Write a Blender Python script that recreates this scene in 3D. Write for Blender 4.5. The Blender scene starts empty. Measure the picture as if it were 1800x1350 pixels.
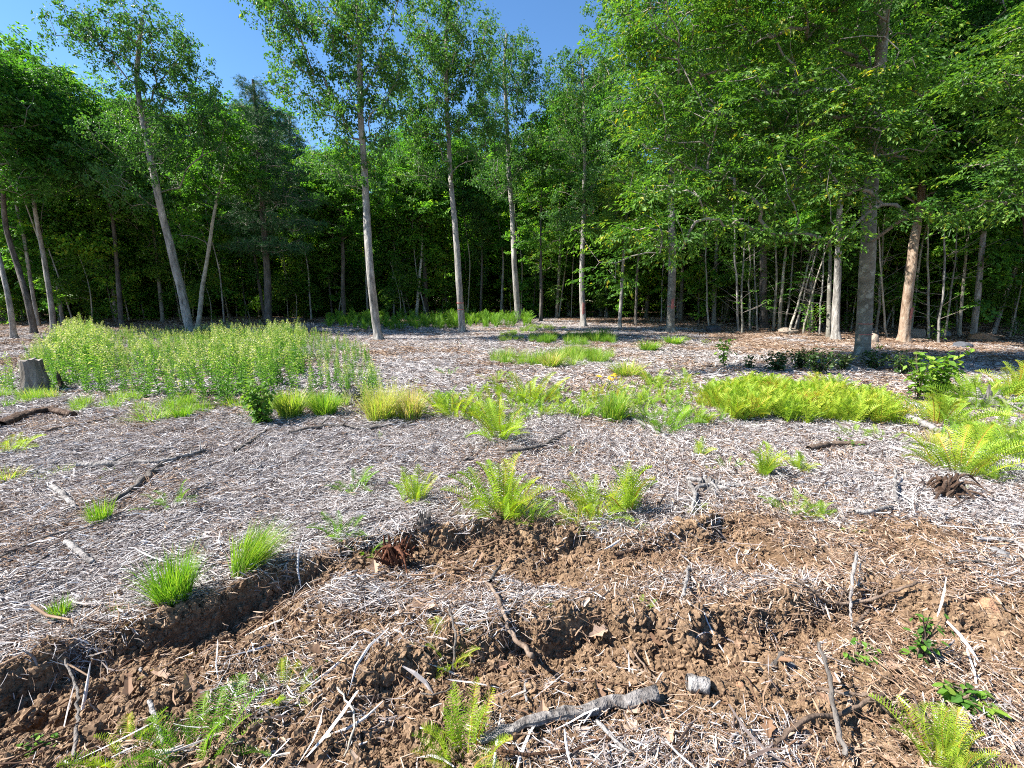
import bpy, math, random
import numpy as np
from mathutils import Vector, Euler, Matrix

rng = np.random.default_rng(7)
random.seed(7)
SC = bpy.context.scene
COL = SC.collection
R = math.radians

# ------------------------------------------------------------ camera, sky, sun, exposure
F, CX, CY, HZ, CAMZ = 780.0, 900.0, 675.0, 530.0, 1.6
PITCH = math.atan((CY - HZ) / F)
cam_d = bpy.data.cameras.new('camera'); cam = bpy.data.objects.new('camera', cam_d); COL.objects.link(cam)
cam_d.sensor_width = 36; cam_d.lens = 36 * F / 1800; cam_d.clip_start = 0.05; cam_d.clip_end = 3000
cam.location = (0, 0, CAMZ); cam.rotation_euler = (math.pi / 2 - PITCH, 0, 0)
SC.camera = cam

SUN_AZ = R(-95)      # to the left of the viewing direction (+Y)
SUN_EL = R(47)
w = bpy.data.worlds.new('World'); SC.world = w; w.use_nodes = True
nt = w.node_tree
sky = nt.nodes.new('ShaderNodeTexSky'); sky.sky_type = 'NISHITA'; sky.sun_disc = False
sky.sun_elevation = SUN_EL; sky.sun_rotation = SUN_AZ
sky.altitude = 200; sky.air_density = 1.0; sky.dust_density = 0.0; sky.ozone_density = 3.5
bgn = nt.nodes['Background']; bgn.inputs[1].default_value = 0.075
hs = nt.nodes.new('ShaderNodeHueSaturation'); hs.inputs['Saturation'].default_value = 1.15
nt.links.new(sky.outputs[0], hs.inputs['Color']); nt.links.new(hs.outputs[0], bgn.inputs[0])
sd = bpy.data.lights.new('sun', 'SUN'); sd.energy = 5.0; sd.angle = R(0.53); sd.color = (1.0, 0.95, 0.87)
so = bpy.data.objects.new('sun', sd); COL.objects.link(so)
sdir = Vector((math.sin(SUN_AZ) * math.cos(SUN_EL), math.cos(SUN_AZ) * math.cos(SUN_EL), math.sin(SUN_EL)))
so.rotation_euler = sdir.to_track_quat('Z', 'Y').to_euler()
vs = SC.view_settings; vs.view_transform = 'Standard'; vs.look = 'None'; vs.gamma = 1; vs.exposure = 1.68; vs.use_curve_mapping = False
SC.render.engine = 'CYCLES'
cy = SC.cycles
cy.max_bounces = 7; cy.diffuse_bounces = 3; cy.glossy_bounces = 2; cy.transmission_bounces = 4; cy.transparent_max_bounces = 4
cy.sample_clamp_indirect = 6; cy.caustics_reflective = False; cy.caustics_refractive = False
cy.use_denoising = False
cy.pixel_filter_type = 'BLACKMAN_HARRIS'; cy.filter_width = 1.05
try: cy.denoiser = 'OPENIMAGEDENOISE'
except Exception: pass

# ------------------------------------------------------------ numbers and noise
def ss(a, b, x):
    t = np.clip((np.asarray(x, float) - a) / (b - a), 0, 1); return t * t * (3 - 2 * t)

_perm = {}
def vnoise(x, y, seed=0):
    if seed not in _perm: _perm[seed] = np.random.default_rng(1000 + seed).random((256, 256))
    T = _perm[seed]
    xi = np.floor(x).astype(int); yi = np.floor(y).astype(int)
    fx = x - xi; fy = y - yi; fx = fx * fx * (3 - 2 * fx); fy = fy * fy * (3 - 2 * fy)
    a = T[xi & 255, yi & 255]; b = T[(xi + 1) & 255, yi & 255]; c = T[xi & 255, (yi + 1) & 255]; d = T[(xi + 1) & 255, (yi + 1) & 255]
    return (a * (1 - fx) + b * fx) * (1 - fy) + (c * (1 - fx) + d * fx) * fy - 0.5

def fbm(x, y, o=4, seed=0):
    s = 0; a = 1.0
    for i in range(o):
        s = s + a * vnoise(x * 2 ** i + 13.7 * i, y * 2 ** i - 7.1 * i, seed + i); a *= 0.5
    return s

CP, SP = math.cos(PITCH), math.sin(PITCH)
def mppf(g): return (g[1] * CP + CAMZ * SP) / F
def ray(u, v):
    a = (u - CX) / F; c = -(v - CY) / F
    return (a, CP + c * SP, -SP + c * CP)
def toimg(x, y, z):
    dz = z - CAMZ
    dep = np.maximum(y * CP - dz * SP, 0.05); up = y * SP + dz * CP
    return CX + F * x / dep, CY - F * up / dep

def H0(x, y):
    h = 0.5 * ss(15, 30, y) + 0.9 * ss(30, 90, y)
    return h + 0.10 * fbm(x / 5.0, y / 5.0, 2, 3) * ss(3, 9, y)

def gp(u, v):
    """ground point seen at a place in the photograph"""
    dx, dy, dz = ray(u, v)
    t = CAMZ / max(-dz, 0.02)
    lo, hi = 0.2, None
    ts = np.geomspace(0.8, 90, 900); 
    zz = CAMZ + ts * dz; hh = H0(ts * dx, ts * dy)
    k = np.argmax(zz <= hh) if (zz <= hh).any() else len(ts) - 1
    t = ts[k]
    return np.array([t * dx, t * dy])
def at(u, v, Y):
    dx, dy, dz = ray(u, v); t = Y / dy
    return np.array([t * dx, Y, CAMZ + t * dz])

def plg(pts): return np.array([gp(*p) for p in pts])
def sdist(x, y, P):
    """distance to a polyline, positive on the camera's side of it"""
    best = np.full(x.shape, 1e9); sg = np.ones(x.shape); s_al = np.zeros(x.shape); L = 0
    for i in range(len(P) - 1):
        a, b = P[i], P[i + 1]; d = b - a; l2 = (d ** 2).sum()
        t = ((x - a[0]) * d[0] + (y - a[1]) * d[1]) / l2
        tc = np.clip(t, 0, 1)
        ex = x - a[0] - tc * d[0]; ey = y - a[1] - tc * d[1]
        dd = np.hypot(ex, ey); m = dd < best
        cr = d[0] * (y - a[1]) - d[1] * (x - a[0])
        best = np.where(m, dd, best); sg = np.where(m, np.where(cr < 0, 1.0, -1.0), sg)
        s_al = np.where(m, L + tc * math.sqrt(l2), s_al); L += math.sqrt(l2)
    return best * sg, s_al, L

# banks of the wheel ruts: (line in the photo, depth, far edge of the hollow)
BANKS = [
    (plg([(-160, 1280), (0, 1215), (150, 1150), (280, 1105), (400, 1060), (500, 1015), (620, 985)]), 0.16, 0.17, 0.45),
    (plg([(560, 1000), (640, 965), (750, 945), (850, 930), (960, 945), (1100, 965), (1200, 935), (1310, 915)]), 0.11, 0.25, 0.9),
    (plg([(420, 1125), (500, 1088), (580, 1085)]), 0.13, 0.10, 0.25),
    (plg([(590, 1215), (680, 1185), (800, 1150), (900, 1110), (1060, 1098), (1180, 1120), (1290, 1120)]), 0.15, 0.12, 0.38),
    (plg([(1180, 1110), (1320, 1085), (1420, 1050), (1560, 1040), (1650, 1085), (1760, 1110)]), 0.15, 0.12, 0.4),
    (plg([(-100, 1330), (60, 1240), (200, 1195), (300, 1170)]), 0.09, 0.06, 0.3),
]
def ruts(x, y):
    h = np.zeros(x.shape)
    for k, (P, D, a, b) in enumerate(BANKS):
        wob = 0.10 * fbm(x * 4, y * 4, 2, 20 + k) + 0.07 * fbm(x * 14, y * 14, 3, 25 + k)
        d, s, L = sdist(x, y, P); d = d + wob
        end = ss(0, 0.25, s) * (1 - ss(L - 0.3, L, s)) if k else (1 - ss(L - 0.4, L, s))
        var = 0.75 + 0.7 * vnoise(s * 3.0, s * 0 + k, 5)
        h += -D * var * ss(-0.03, 0.06, d) * (1 - ss(a, b, d)) * end
        h += 0.3 * D * var * np.exp(-((d + 0.06) / 0.06) ** 2) * end
    return h

UPPER = [(0, 1205), (150, 1140), (260, 1110), (480, 1010), (640, 955), (750, 935), (900, 925), (1150, 950), (1300, 920), (1450, 930), (1650, 925), (1800, 955)]
SOILB = [(120, 1260, 330, 110, 1), (450, 1120, 250, 60, 1), (560, 1290, 240, 90, .8), (820, 970, 260, 30, 1), (950, 1200, 260, 70, .75), (1250, 1160, 260, 90, .9),
         (1520, 1170, 220, 90, .55), (1500, 965, 350, 28, .6), (1300, 1250, 250, 60, .6), (1560, 945, 260, 20, .5), (1480, 1060, 260, 30, .5), (1730, 1130, 100, 60, .5)]
MULB = [(800, 1060, 280, 45, 1), (1350, 1020, 330, 26, 1), (1300, 1330, 420, 45, .9), (1740, 1290, 130, 90, .9), (450, 1230, 110, 40, .7), (660, 1130, 150, 35, .6), (1700, 1010, 150, 40, .6), (1150, 1060, 160, 30, .6)]
def soil(x, y):
    u, v = toimg(x, y, 0 * x)
    up = np.interp(u, [p[0] for p in UPPER], [p[1] for p in UPPER])
    s = 0.8 * ss(-12, 14, v - up + 60 * fbm(x * 3, y * 3, 2, 40))
    for (a, b, c, d, k) in SOILB: s = np.maximum(s, k * ss(1.3, 0.6, np.hypot((u - a) / c, (v - b) / d)) * ss(-25, 10, v - up))
    for (a, b, c, d, k) in MULB: s = s * (1 - 0.62 * k * ss(1.3, 0.5, np.hypot((u - a) / c, (v - b) / d)))
    for (P, D, a_, b_) in BANKS[:5]:
        d, _s, _L = sdist(x, y, P); s = np.maximum(s, .95 * np.exp(-((d - .10 + .25 * fbm(x * 4, y * 4, 2, 43)) / .17) ** 2))
    s = s + 0.5 * fbm(x * 2.3, y * 2.3, 3, 41) * (s > 0.03)
    s = np.where(v < 0, 0, s)
    return np.clip(s, 0, 1) * (y < 9)

def H(x, y):
    x = np.asarray(x, float); y = np.asarray(y, float)
    near = 1 - ss(9, 16, y)
    h = H0(x, y)
    s = soil(x, y)
    h = h + ruts(x, y)
    h = h + 0.035 * fbm(x * 1.3, y * 1.3, 3, 8) * near + 0.030 * fbm(x * 4.5, y * 4.5, 3, 9) * near + 0.02 * np.clip(fbm(x * 2.1, y * 2.1, 2, 10), 0, 1) * near
    h = h + (s * 1.0 + .0) * near * (0.07 * np.abs(fbm(x * 8, y * 8, 4, 12)) + 0.03 * fbm(x * 22, y * 22, 2, 14))
    return h
def Hs(x, y): return float(H(np.array([x]), np.array([y]))[0])

# ------------------------------------------------------------ objects
def link(o, parent=None, col=None):
    (col or COL).objects.link(o)
    if parent is not None: o.parent = parent
    return o
def tag(o, label=None, cat=None, group=None, kind=None):
    if label: o['label'] = label
    if cat: o['category'] = cat
    if group: o['group'] = group
    if kind: o['kind'] = kind
    return o
def empty(name, loc=(0, 0, 0)):
    o = bpy.data.objects.new(name, None); COL.objects.link(o); o.location = loc; o.empty_display_size = 0.2
    return o
def mesh_np(name, V, Fs, tone=None, mat=None, smooth=False, fdom=True):
    """V (n,3); Fs (m,3) or (m,4); tone per face"""
    me = bpy.data.meshes.new(name)
    V = np.ascontiguousarray(V, np.float32); Fs = np.ascontiguousarray(Fs, np.int32); m, k = Fs.shape
    me.vertices.add(len(V)); me.vertices.foreach_set('co', V.ravel())
    me.loops.add(m * k); me.loops.foreach_set('vertex_index', Fs.ravel())
    me.polygons.add(m); me.polygons.foreach_set('loop_start', np.arange(0, m * k, k, dtype=np.int32))
    me.polygons.foreach_set('use_smooth', np.full(m, smooth))
    if tone is not None:
        a = me.attributes.new('tone', 'FLOAT', 'FACE' if fdom else 'POINT'); a.data.foreach_set('value', np.ascontiguousarray(tone, np.float32))
    me.update(); me.validate()
    if mat: me.materials.append(mat)
    return me
def obj(name, me, parent=None, loc=(0, 0, 0)):
    o = bpy.data.objects.new(name, me); link(o, parent); o.location = loc
    return o
def copy_tree(o, parent=None):
    c = o.copy(); COL.objects.link(c); c.parent = parent
    for ch in o.children: copy_tree(ch, c)
    return c

# ------------------------------------------------------------ materials
def newmat(name):
    m = bpy.data.materials.new(name); m.use_nodes = True; n = m.node_tree.nodes; n.clear()
    return m, n, m.node_tree.links
def ramp(n, stops):
    r = n.new('ShaderNodeValToRGB'); e = r.color_ramp.elements
    while len(e) < len(stops): e.new(0.5)
    for el, (p, c) in zip(e, stops): el.position = p; el.color = (*c, 1)
    return r
def math_(n, l, op, a, b):
    k = n.new('ShaderNodeMath'); k.operation = op
    for i, s in enumerate((a, b)):
        if hasattr(s, 'links'): l.new(s, k.inputs[i])
        else: k.inputs[i].default_value = s
    return k.outputs[0]
def noise(n, l, co, sc, det=3, rough=.55):
    t = n.new('ShaderNodeTexNoise'); t.inputs['Scale'].default_value = sc; t.inputs['Detail'].default_value = det; t.inputs['Roughness'].default_value = rough
    if co is not None: l.new(co, t.inputs['Vector'])
    return t
def leafmat(name, stops, trans=0.45, rough=0.45, spec=0.35):
    m, n, l = newmat(name)
    at_ = n.new('ShaderNodeAttribute'); at_.attribute_name = 'tone'
    oi = n.new('ShaderNodeObjectInfo')
    v = math_(n, l, 'ADD', at_.outputs['Fac'], math_(n, l, 'MULTIPLY', math_(n, l, 'SUBTRACT', oi.outputs['Random'], 0.5), 0.22))
    r = ramp(n, stops); l.new(v, r.inputs[0])
    p = n.new('ShaderNodeBsdfPrincipled'); p.inputs['Roughness'].default_value = rough; p.inputs['Specular IOR Level'].default_value = spec
    l.new(r.outputs[0], p.inputs['Base Color'])
    t = n.new('ShaderNodeBsdfTranslucent')
    g = n.new('ShaderNodeMixRGB'); g.blend_type = 'MULTIPLY'; g.inputs[0].default_value = 1; g.inputs[2].default_value = (1.35, 1.45, 0.55, 1)
    l.new(r.outputs[0], g.inputs[1]); l.new(g.outputs[0], t.inputs[0])
    mx = n.new('ShaderNodeMixShader'); mx.inputs[0].default_value = trans
    l.new(p.outputs[0], mx.inputs[1]); l.new(t.outputs[0], mx.inputs[2])
    o = n.new('ShaderNodeOutputMaterial'); l.new(mx.outputs[0], o.inputs[0])
    return m
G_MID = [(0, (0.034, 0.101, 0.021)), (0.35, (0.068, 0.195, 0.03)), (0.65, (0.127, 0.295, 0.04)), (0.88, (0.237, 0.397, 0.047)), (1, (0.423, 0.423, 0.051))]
G_OAK = [(0, (0.029, 0.085, 0.026)), (0.35, (0.059, 0.155, 0.039)), (0.65, (0.101, 0.227, 0.045)), (0.9, (0.195, 0.309, 0.049)), (1, (0.39, 0.309, 0.049))]
G_BEE = [(0, (.028, .08, .016)), (.35, (.06, .15, .024)), (.65, (.10, .21, .03)), (.88, (.18, .29, .035)), (1, (.36, .33, .035))]
G_PIN = [(0, (0.021, 0.068, 0.03)), (0.5, (0.038, 0.111, 0.044)), (1, (0.075, 0.186, 0.057))]
M_MID = leafmat('maple_leaf', G_MID, .5, .5, .3); M_OAK = leafmat('oak_leaf', G_OAK, .42, .5, .3); M_BEE = leafmat('beech_leaf', G_BEE, .48, .5, .3)
M_PIN = leafmat('pine_needle', G_PIN, .15, .5, .3)
M_FERN = leafmat('fern_leaf', [(0, (.055, .15, .02)), (.4, (.13, .27, .028)), (.7, (.24, .38, .035)), (.92, (.40, .45, .05)), (1, (.45, .26, .06))], .42, .5, .3)
M_GRASS = leafmat('grass_blade', [(0, (.06, .17, .02)), (.4, (.12, .27, .025)), (.7, (.24, .36, .045)), (.9, (.40, .42, .10)), (1, (.5, .38, .2))], .4, .5, .3)
M_WEED = leafmat('weed_leaf', [(0, (.04, .12, .025)), (.4, (.09, .21, .04)), (.65, (.17, .31, .05)), (.85, (.33, .40, .10)), (1, (.58, .54, .36))], .38, .5, .3)
M_SHRUB = leafmat('shrub_leaf', [(0, (.03, .085, .015)), (.5, (.07, .17, .025)), (.85, (.16, .29, .035)), (1, (.26, .34, .05))], .4, .55, .2)
M_DARKS = leafmat('dark_shrub_leaf', [(0, (.018, .045, .012)), (.6, (.04, .085, .02)), (1, (.10, .14, .03))], .25, .4, .4)
M_FLOWER = leafmat('yellow_flower', [(0, (.7, .42, .02)), (1, (.85, .6, .03))], .2)
M_DLEAF = leafmat('dead_leaf', [(0, (.10, .055, .035)), (.4, (.22, .13, .08)), (.75, (.36, .25, .18)), (1, (.48, .38, .31))], .2, .6, .2)

def barkmat(name, cols, sc=8, zs=.25, bump=.5, lichen=None):
    m, n, l = newmat(name)
    tc = n.new('ShaderNodeTexCoord'); mp = n.new('ShaderNodeMapping'); l.new(tc.outputs['Object'], mp.inputs[0]); mp.inputs['Scale'].default_value = (1, 1, zs)
    a = noise(n, l, mp.outputs[0], sc, 5, .6); b = noise(n, l, mp.outputs[0], sc * 3.3, 3, .6)
    big = noise(n, l, tc.outputs['Object'], .9, 2)
    v = math_(n, l, 'ADD', math_(n, l, 'MULTIPLY', a.outputs[0], .7), math_(n, l, 'MULTIPLY', b.outputs[0], .3))
    v = math_(n, l, 'ADD', v, math_(n, l, 'MULTIPLY', math_(n, l, 'SUBTRACT', big.outputs[0], .5), .35))
    r = ramp(n, [(.32, cols[0]), (.5, cols[1]), (.66, cols[2])]); l.new(v, r.inputs[0])
    c = r.outputs[0]
    if lichen:
        ln = noise(n, l, tc.outputs['Object'], 5.5, 3, .7); lr = ramp(n, [(.55, (0, 0, 0)), (.62, (1, 1, 1))]); l.new(ln.outputs[0], lr.inputs[0])
        mx = n.new('ShaderNodeMixRGB'); l.new(lr.outputs[0], mx.inputs[0]); l.new(c, mx.inputs[1]); mx.inputs[2].default_value = (*lichen, 1); c = mx.outputs[0]
    p = n.new('ShaderNodeBsdfPrincipled'); p.inputs['Roughness'].default_value = .9; p.inputs['Specular IOR Level'].default_value = .2
    l.new(c, p.inputs['Base Color'])
    bp = n.new('ShaderNodeBump'); bp.inputs['Strength'].default_value = bump; bp.inputs['Distance'].default_value = .06; l.new(v, bp.inputs['Height']); l.new(bp.outputs[0], p.inputs['Normal'])
    o = n.new('ShaderNodeOutputMaterial'); l.new(p.outputs[0], o.inputs[0])
    return m
B_GREY = barkmat('grey_bark', [(.09, .082, .074), (.25, .235, .215), (.43, .41, .38)], 9, .22, 1.0)
B_BEECH = barkmat('beech_bark', [(.09, .083, .068), (.155, .145, .122), (.22, .205, .175)], 5, 1.8, .3, (.27, .27, .235))
B_DARK = barkmat('dark_bark', [(.03, .027, .024), (.10, .088, .078), (.19, .17, .155)], 10, .2, .9)
B_BIRCH = barkmat('birch_bark', [(.06, .05, .045), (.48, .46, .42), (.66, .64, .60)], 5, 3.5, .2)
B_PALE = barkmat('pale_bark', [(.16, .14, .11), (.32, .29, .24), (.48, .45, .39)], 8, .5, .4)
B_TWIG = barkmat('twig_bark', [(.12, .10, .085), (.22, .19, .165), (.32, .29, .25)], 10, .6, .2)
B_WOOD = barkmat('weathered_wood', [(.05, .043, .04), (.20, .185, .175), (.36, .34, .325)], 14, .10, 1.0)
B_STUMP = barkmat('stump_bark', [(.045, .038, .032), (.15, .13, .11), (.27, .25, .22)], 10, .16, 1.0)
B_ROT = barkmat('rotten_wood', [(.022, .014, .010), (.075, .046, .032), (.17, .125, .095)], 14, .3, 1.0)
B_STICK = barkmat('brown_stick_bark', [(.05, .036, .028), (.13, .092, .068), (.23, .175, .135)], 16, .4, .5)

def plain(name, col, rough=.8):
    m, n, l = newmat(name); tc = n.new('ShaderNodeTexCoord'); a = noise(n, l, tc.outputs['Object'], 9, 4)
    r = ramp(n, [(.3, tuple(c * .6 for c in col)), (.7, tuple(min(1, c * 1.3) for c in col))]); l.new(a.outputs[0], r.inputs[0])
    p = n.new('ShaderNodeBsdfPrincipled'); p.inputs['Roughness'].default_value = rough; l.new(r.outputs[0], p.inputs['Base Color'])
    bp = n.new('ShaderNodeBump'); bp.inputs['Strength'].default_value = .5; bp.inputs['Distance'].default_value = .02; l.new(a.outputs[0], bp.inputs['Height']); l.new(bp.outputs[0], p.inputs['Normal'])
    o = n.new('ShaderNodeOutputMaterial'); l.new(p.outputs[0], o.inputs[0]); return m
M_ROCK = plain('grey_rock', (.17, .165, .165)); M_PROCK = plain('pale_rock', (.24, .19, .15)); M_OROCK = plain('orange_rock', (.33, .18, .10)); M_BROCK = plain('blue_grey_rock', (.06, .066, .08))
M_PAINT = plain('red_paint', (.36, .12, .10)); M_CUT = plain('cut_wood', (.2, .175, .15)); M_REDROT = plain('red_rot', (.16, .065, .035))

def tonemat(name, stops, rough=.85, bump_sc=60):
    m, n, l = newmat(name)
    a = n.new('ShaderNodeAttribute'); a.attribute_name = 'tone'
    oi = n.new('ShaderNodeObjectInfo')
    tc = n.new('ShaderNodeTexCoord'); no = noise(n, l, tc.outputs['Object'], bump_sc, 2)
    v = math_(n, l, 'ADD', a.outputs['Fac'], math_(n, l, 'MULTIPLY', math_(n, l, 'SUBTRACT', oi.outputs['Random'], .5), .3))
    v = math_(n, l, 'ADD', v, math_(n, l, 'MULTIPLY', math_(n, l, 'SUBTRACT', no.outputs[0], .5), .25))
    r = ramp(n, stops); l.new(v, r.inputs[0])
    p = n.new('ShaderNodeBsdfPrincipled'); p.inputs['Roughness'].default_value = rough; p.inputs['Specular IOR Level'].default_value = .25; l.new(r.outputs[0], p.inputs['Base Color'])
    o = n.new('ShaderNodeOutputMaterial'); l.new(p.outputs[0], o.inputs[0]); return m
M_CHIP = tonemat('weathered_chip', [(0, (.035, .022, .018)), (.22, (.10, .072, .062)), (.45, (.25, .215, .205)), (.7, (.42, .395, .385)), (1, (.62, .59, .575))])
M_CHIPB = tonemat('brown_chip', [(0, (.05, .025, .014)), (.3, (.14, .080, .048)), (.6, (.28, .185, .12)), (.85, (.42, .33, .26)), (1, (.54, .48, .42))])
M_CLOD = tonemat('soil_clod', [(0, (.06, .036, .022)), (.5, (.17, .11, .066)), (1, (.34, .24, .155))], .95, 90)

def ground_mat():
    m, n, l = newmat('ground_soil_and_litter')
    tc = n.new('ShaderNodeTexCoord'); P = tc.outputs['Object']
    a = n.new('ShaderNodeAttribute'); a.attribute_name = 'soil'
    f = n.new('ShaderNodeAttribute'); f.attribute_name = 'forest'
    # soil
    n1 = noise(n, l, P, 7, 6, .7); n2 = noise(n, l, P, 60, 4, .7)
    v = math_(n, l, 'ADD', math_(n, l, 'MULTIPLY', n1.outputs[0], .5), math_(n, l, 'MULTIPLY', n2.outputs[0], .5))
    n3 = noise(n, l, P, 1.3, 3, .6); v = math_(n, l, 'ADD', v, math_(n, l, 'MULTIPLY', math_(n, l, 'SUBTRACT', n3.outputs[0], .52), .5))
    rs = ramp(n, [(.3, (.055, .033, .019)), (.45, (.145, .093, .055)), (.56, (.26, .18, .11)), (.70, (.40, .30, .20))]); l.new(v, rs.inputs[0])
    # litter: criss-crossed stretched noise reads as shredded chips
    outs = []
    for ang, sx, sy in ((.35, 26, 120), (1.25, 120, 24), (-.5, 30, 140)):
        mp = n.new('ShaderNodeMapping'); mp.inputs['Rotation'].default_value = (0, 0, ang); mp.inputs['Scale'].default_value = (sx, sy, 10); l.new(P, mp.inputs[0])
        q = noise(n, l, mp.outputs[0], 1, 2, .6); outs.append(q.outputs[0])
    mxv = math_(n, l, 'MAXIMUM', math_(n, l, 'MAXIMUM', outs[0], outs[1]), outs[2])
    big = noise(n, l, P, .8, 4, .6)
    lv = math_(n, l, 'ADD', mxv, math_(n, l, 'MULTIPLY', math_(n, l, 'SUBTRACT', big.outputs[0], .5), .25))
    rl = ramp(n, [(.42, (.06, .04, .03)), (.55, (.20, .15, .125)), (.66, (.36, .31, .285)), (.8, (.50, .46, .44))]); l.new(lv, rl.inputs[0])
    m1 = n.new('ShaderNodeMixRGB'); l.new(a.outputs['Fac'], m1.inputs[0]); l.new(rl.outputs[0], m1.inputs[1]); l.new(rs.outputs[0], m1.inputs[2])
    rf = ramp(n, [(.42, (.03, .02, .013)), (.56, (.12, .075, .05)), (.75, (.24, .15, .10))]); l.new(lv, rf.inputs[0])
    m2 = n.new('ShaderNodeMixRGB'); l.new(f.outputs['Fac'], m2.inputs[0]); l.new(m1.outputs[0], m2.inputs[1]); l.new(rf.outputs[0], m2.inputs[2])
    p = n.new('ShaderNodeBsdfPrincipled'); p.inputs['Roughness'].default_value = .95; p.inputs['Specular IOR Level'].default_value = .15; l.new(m2.outputs[0], p.inputs['Base Color'])
    hb = math_(n, l, 'ADD', math_(n, l, 'MULTIPLY', v, 1.0), math_(n, l, 'MULTIPLY', mxv, .8))
    bp = n.new('ShaderNodeBump'); bp.inputs['Strength'].default_value = .9; bp.inputs['Distance'].default_value = .02; l.new(hb, bp.inputs['Height']); l.new(bp.outputs[0], p.inputs['Normal'])
    o = n.new('ShaderNodeOutputMaterial'); l.new(p.outputs[0], o.inputs[0]); return m

# ------------------------------------------------------------ ground
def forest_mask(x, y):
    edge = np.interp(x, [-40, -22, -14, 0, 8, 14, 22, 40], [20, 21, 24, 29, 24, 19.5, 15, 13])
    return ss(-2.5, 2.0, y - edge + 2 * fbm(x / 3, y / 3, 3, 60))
def build_ground():
    t = np.linspace(0, 1, 470)
    ys = np.concatenate([[-60, -20, -6, -2, 0, 0.4], 0.7 * (45 / 0.7) ** t, [60, 90, 150, 300, 700, 1500]])
    un = np.linspace(-1, 1, 400); ext = np.array([1.3, 1.8, 3, 6, 14, 40])
    us = np.concatenate([-ext[::-1], un, ext])
    X = np.outer(1.25 * np.clip(ys, 0, None) + 1.6, us); Y = np.repeat(ys[:, None], len(us), 1)
    Z = H(X.ravel(), Y.ravel()).reshape(X.shape)
    nr, nc = X.shape
    V = np.stack([X, Y, Z], -1).reshape(-1, 3)
    i = np.arange(nr - 1)[:, None] * nc + np.arange(nc - 1)[None]
    Fq = np.stack([i, i + 1, i + nc + 1, i + nc], -1).reshape(-1, 4)
    me = mesh_np('ground', V, Fq, None, ground_mat(), True)
    a = me.attributes.new('soil', 'FLOAT', 'POINT'); a.data.foreach_set('value', np.clip(soil(V[:, 0], V[:, 1]) * 1.3, 0, 1).astype(np.float32))
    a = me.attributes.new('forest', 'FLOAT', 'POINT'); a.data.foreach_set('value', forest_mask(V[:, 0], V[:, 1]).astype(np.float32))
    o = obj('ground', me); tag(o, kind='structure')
build_ground()

# ------------------------------------------------------------ scattering (geometry nodes, only for what nobody could count)
def scatter(name, protos, P, rot, scl, idx, label, cat, group=None):
    """P (n,3), rot (n,3) Euler, scl (n,), idx (n,) into protos (a list of meshes)"""
    col = bpy.data.collections.new(name + '_kinds')
    for i, me in enumerate(protos):
        po = bpy.data.objects.new(f'{name}_kind_{i:03d}', me); col.objects.link(po)
    me = bpy.data.meshes.new(name); n = len(P)
    me.vertices.add(n); me.vertices.foreach_set('co', np.ascontiguousarray(P, np.float32).ravel())
    a = me.attributes.new('rot', 'FLOAT_VECTOR', 'POINT'); a.data.foreach_set('vector', np.ascontiguousarray(rot, np.float32).ravel())
    a = me.attributes.new('scl', 'FLOAT', 'POINT'); a.data.foreach_set('value', np.ascontiguousarray(scl, np.float32))
    a = me.attributes.new('idx', 'INT', 'POINT'); a.data.foreach_set('value', np.ascontiguousarray(idx, np.int32))
    me.update()
    o = obj(name, me); tag(o, label, cat, group, 'stuff')
    g = bpy.data.node_groups.new(name + '_scatter', 'GeometryNodeTree')
    g.interface.new_socket('Geometry', in_out='INPUT', socket_type='NodeSocketGeometry')
    g.interface.new_socket('Geometry', in_out='OUTPUT', socket_type='NodeSocketGeometry')
    N, L = g.nodes, g.links
    gi = N.new('NodeGroupInput'); go = N.new('NodeGroupOutput')
    ci = N.new('GeometryNodeCollectionInfo'); ci.inputs['Collection'].default_value = col
    ci.inputs['Separate Children'].default_value = True; ci.inputs['Reset Children'].default_value = True
    ip = N.new('GeometryNodeInstanceOnPoints'); ip.inputs['Pick Instance'].default_value = True
    def na(nm, ty):
        k = N.new('GeometryNodeInputNamedAttribute'); k.data_type = ty; k.inputs['Name'].default_value = nm
        return [s for s in k.outputs if s.name == 'Attribute' and s.enabled][0]
    L.new(gi.outputs[0], ip.inputs['Points']); L.new(ci.outputs[0], ip.inputs['Instance'])
    L.new(na('idx', 'INT'), ip.inputs['Instance Index']); L.new(na('rot', 'FLOAT_VECTOR'), ip.inputs['Rotation']); L.new(na('scl', 'FLOAT'), ip.inputs['Scale'])
    L.new(ip.outputs[0], go.inputs[0])
    md = o.modifiers.new('scatter', 'NODES'); md.node_group = g
    return o
def slope_rot(x, y, spin, e=0.06):
    hx = (H(x + e, y) - H(x - e, y)) / (2 * e); hy = (H(x, y + e) - H(x, y - e)) / (2 * e)
    hx = np.clip(hx, -1.2, 1.2); hy = np.clip(hy, -1.2, 1.2)
    out = np.zeros((len(x), 3))
    for i in range(len(x)):
        nrm = Vector((-hx[i], -hy[i], 1)).normalized()
        q = Vector((0, 0, 1)).rotation_difference(nrm)
        from_spin = Matrix.Rotation(spin[i], 3, 'Z')
        out[i] = (q.to_matrix() @ from_spin).to_euler()
    return out

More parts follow.
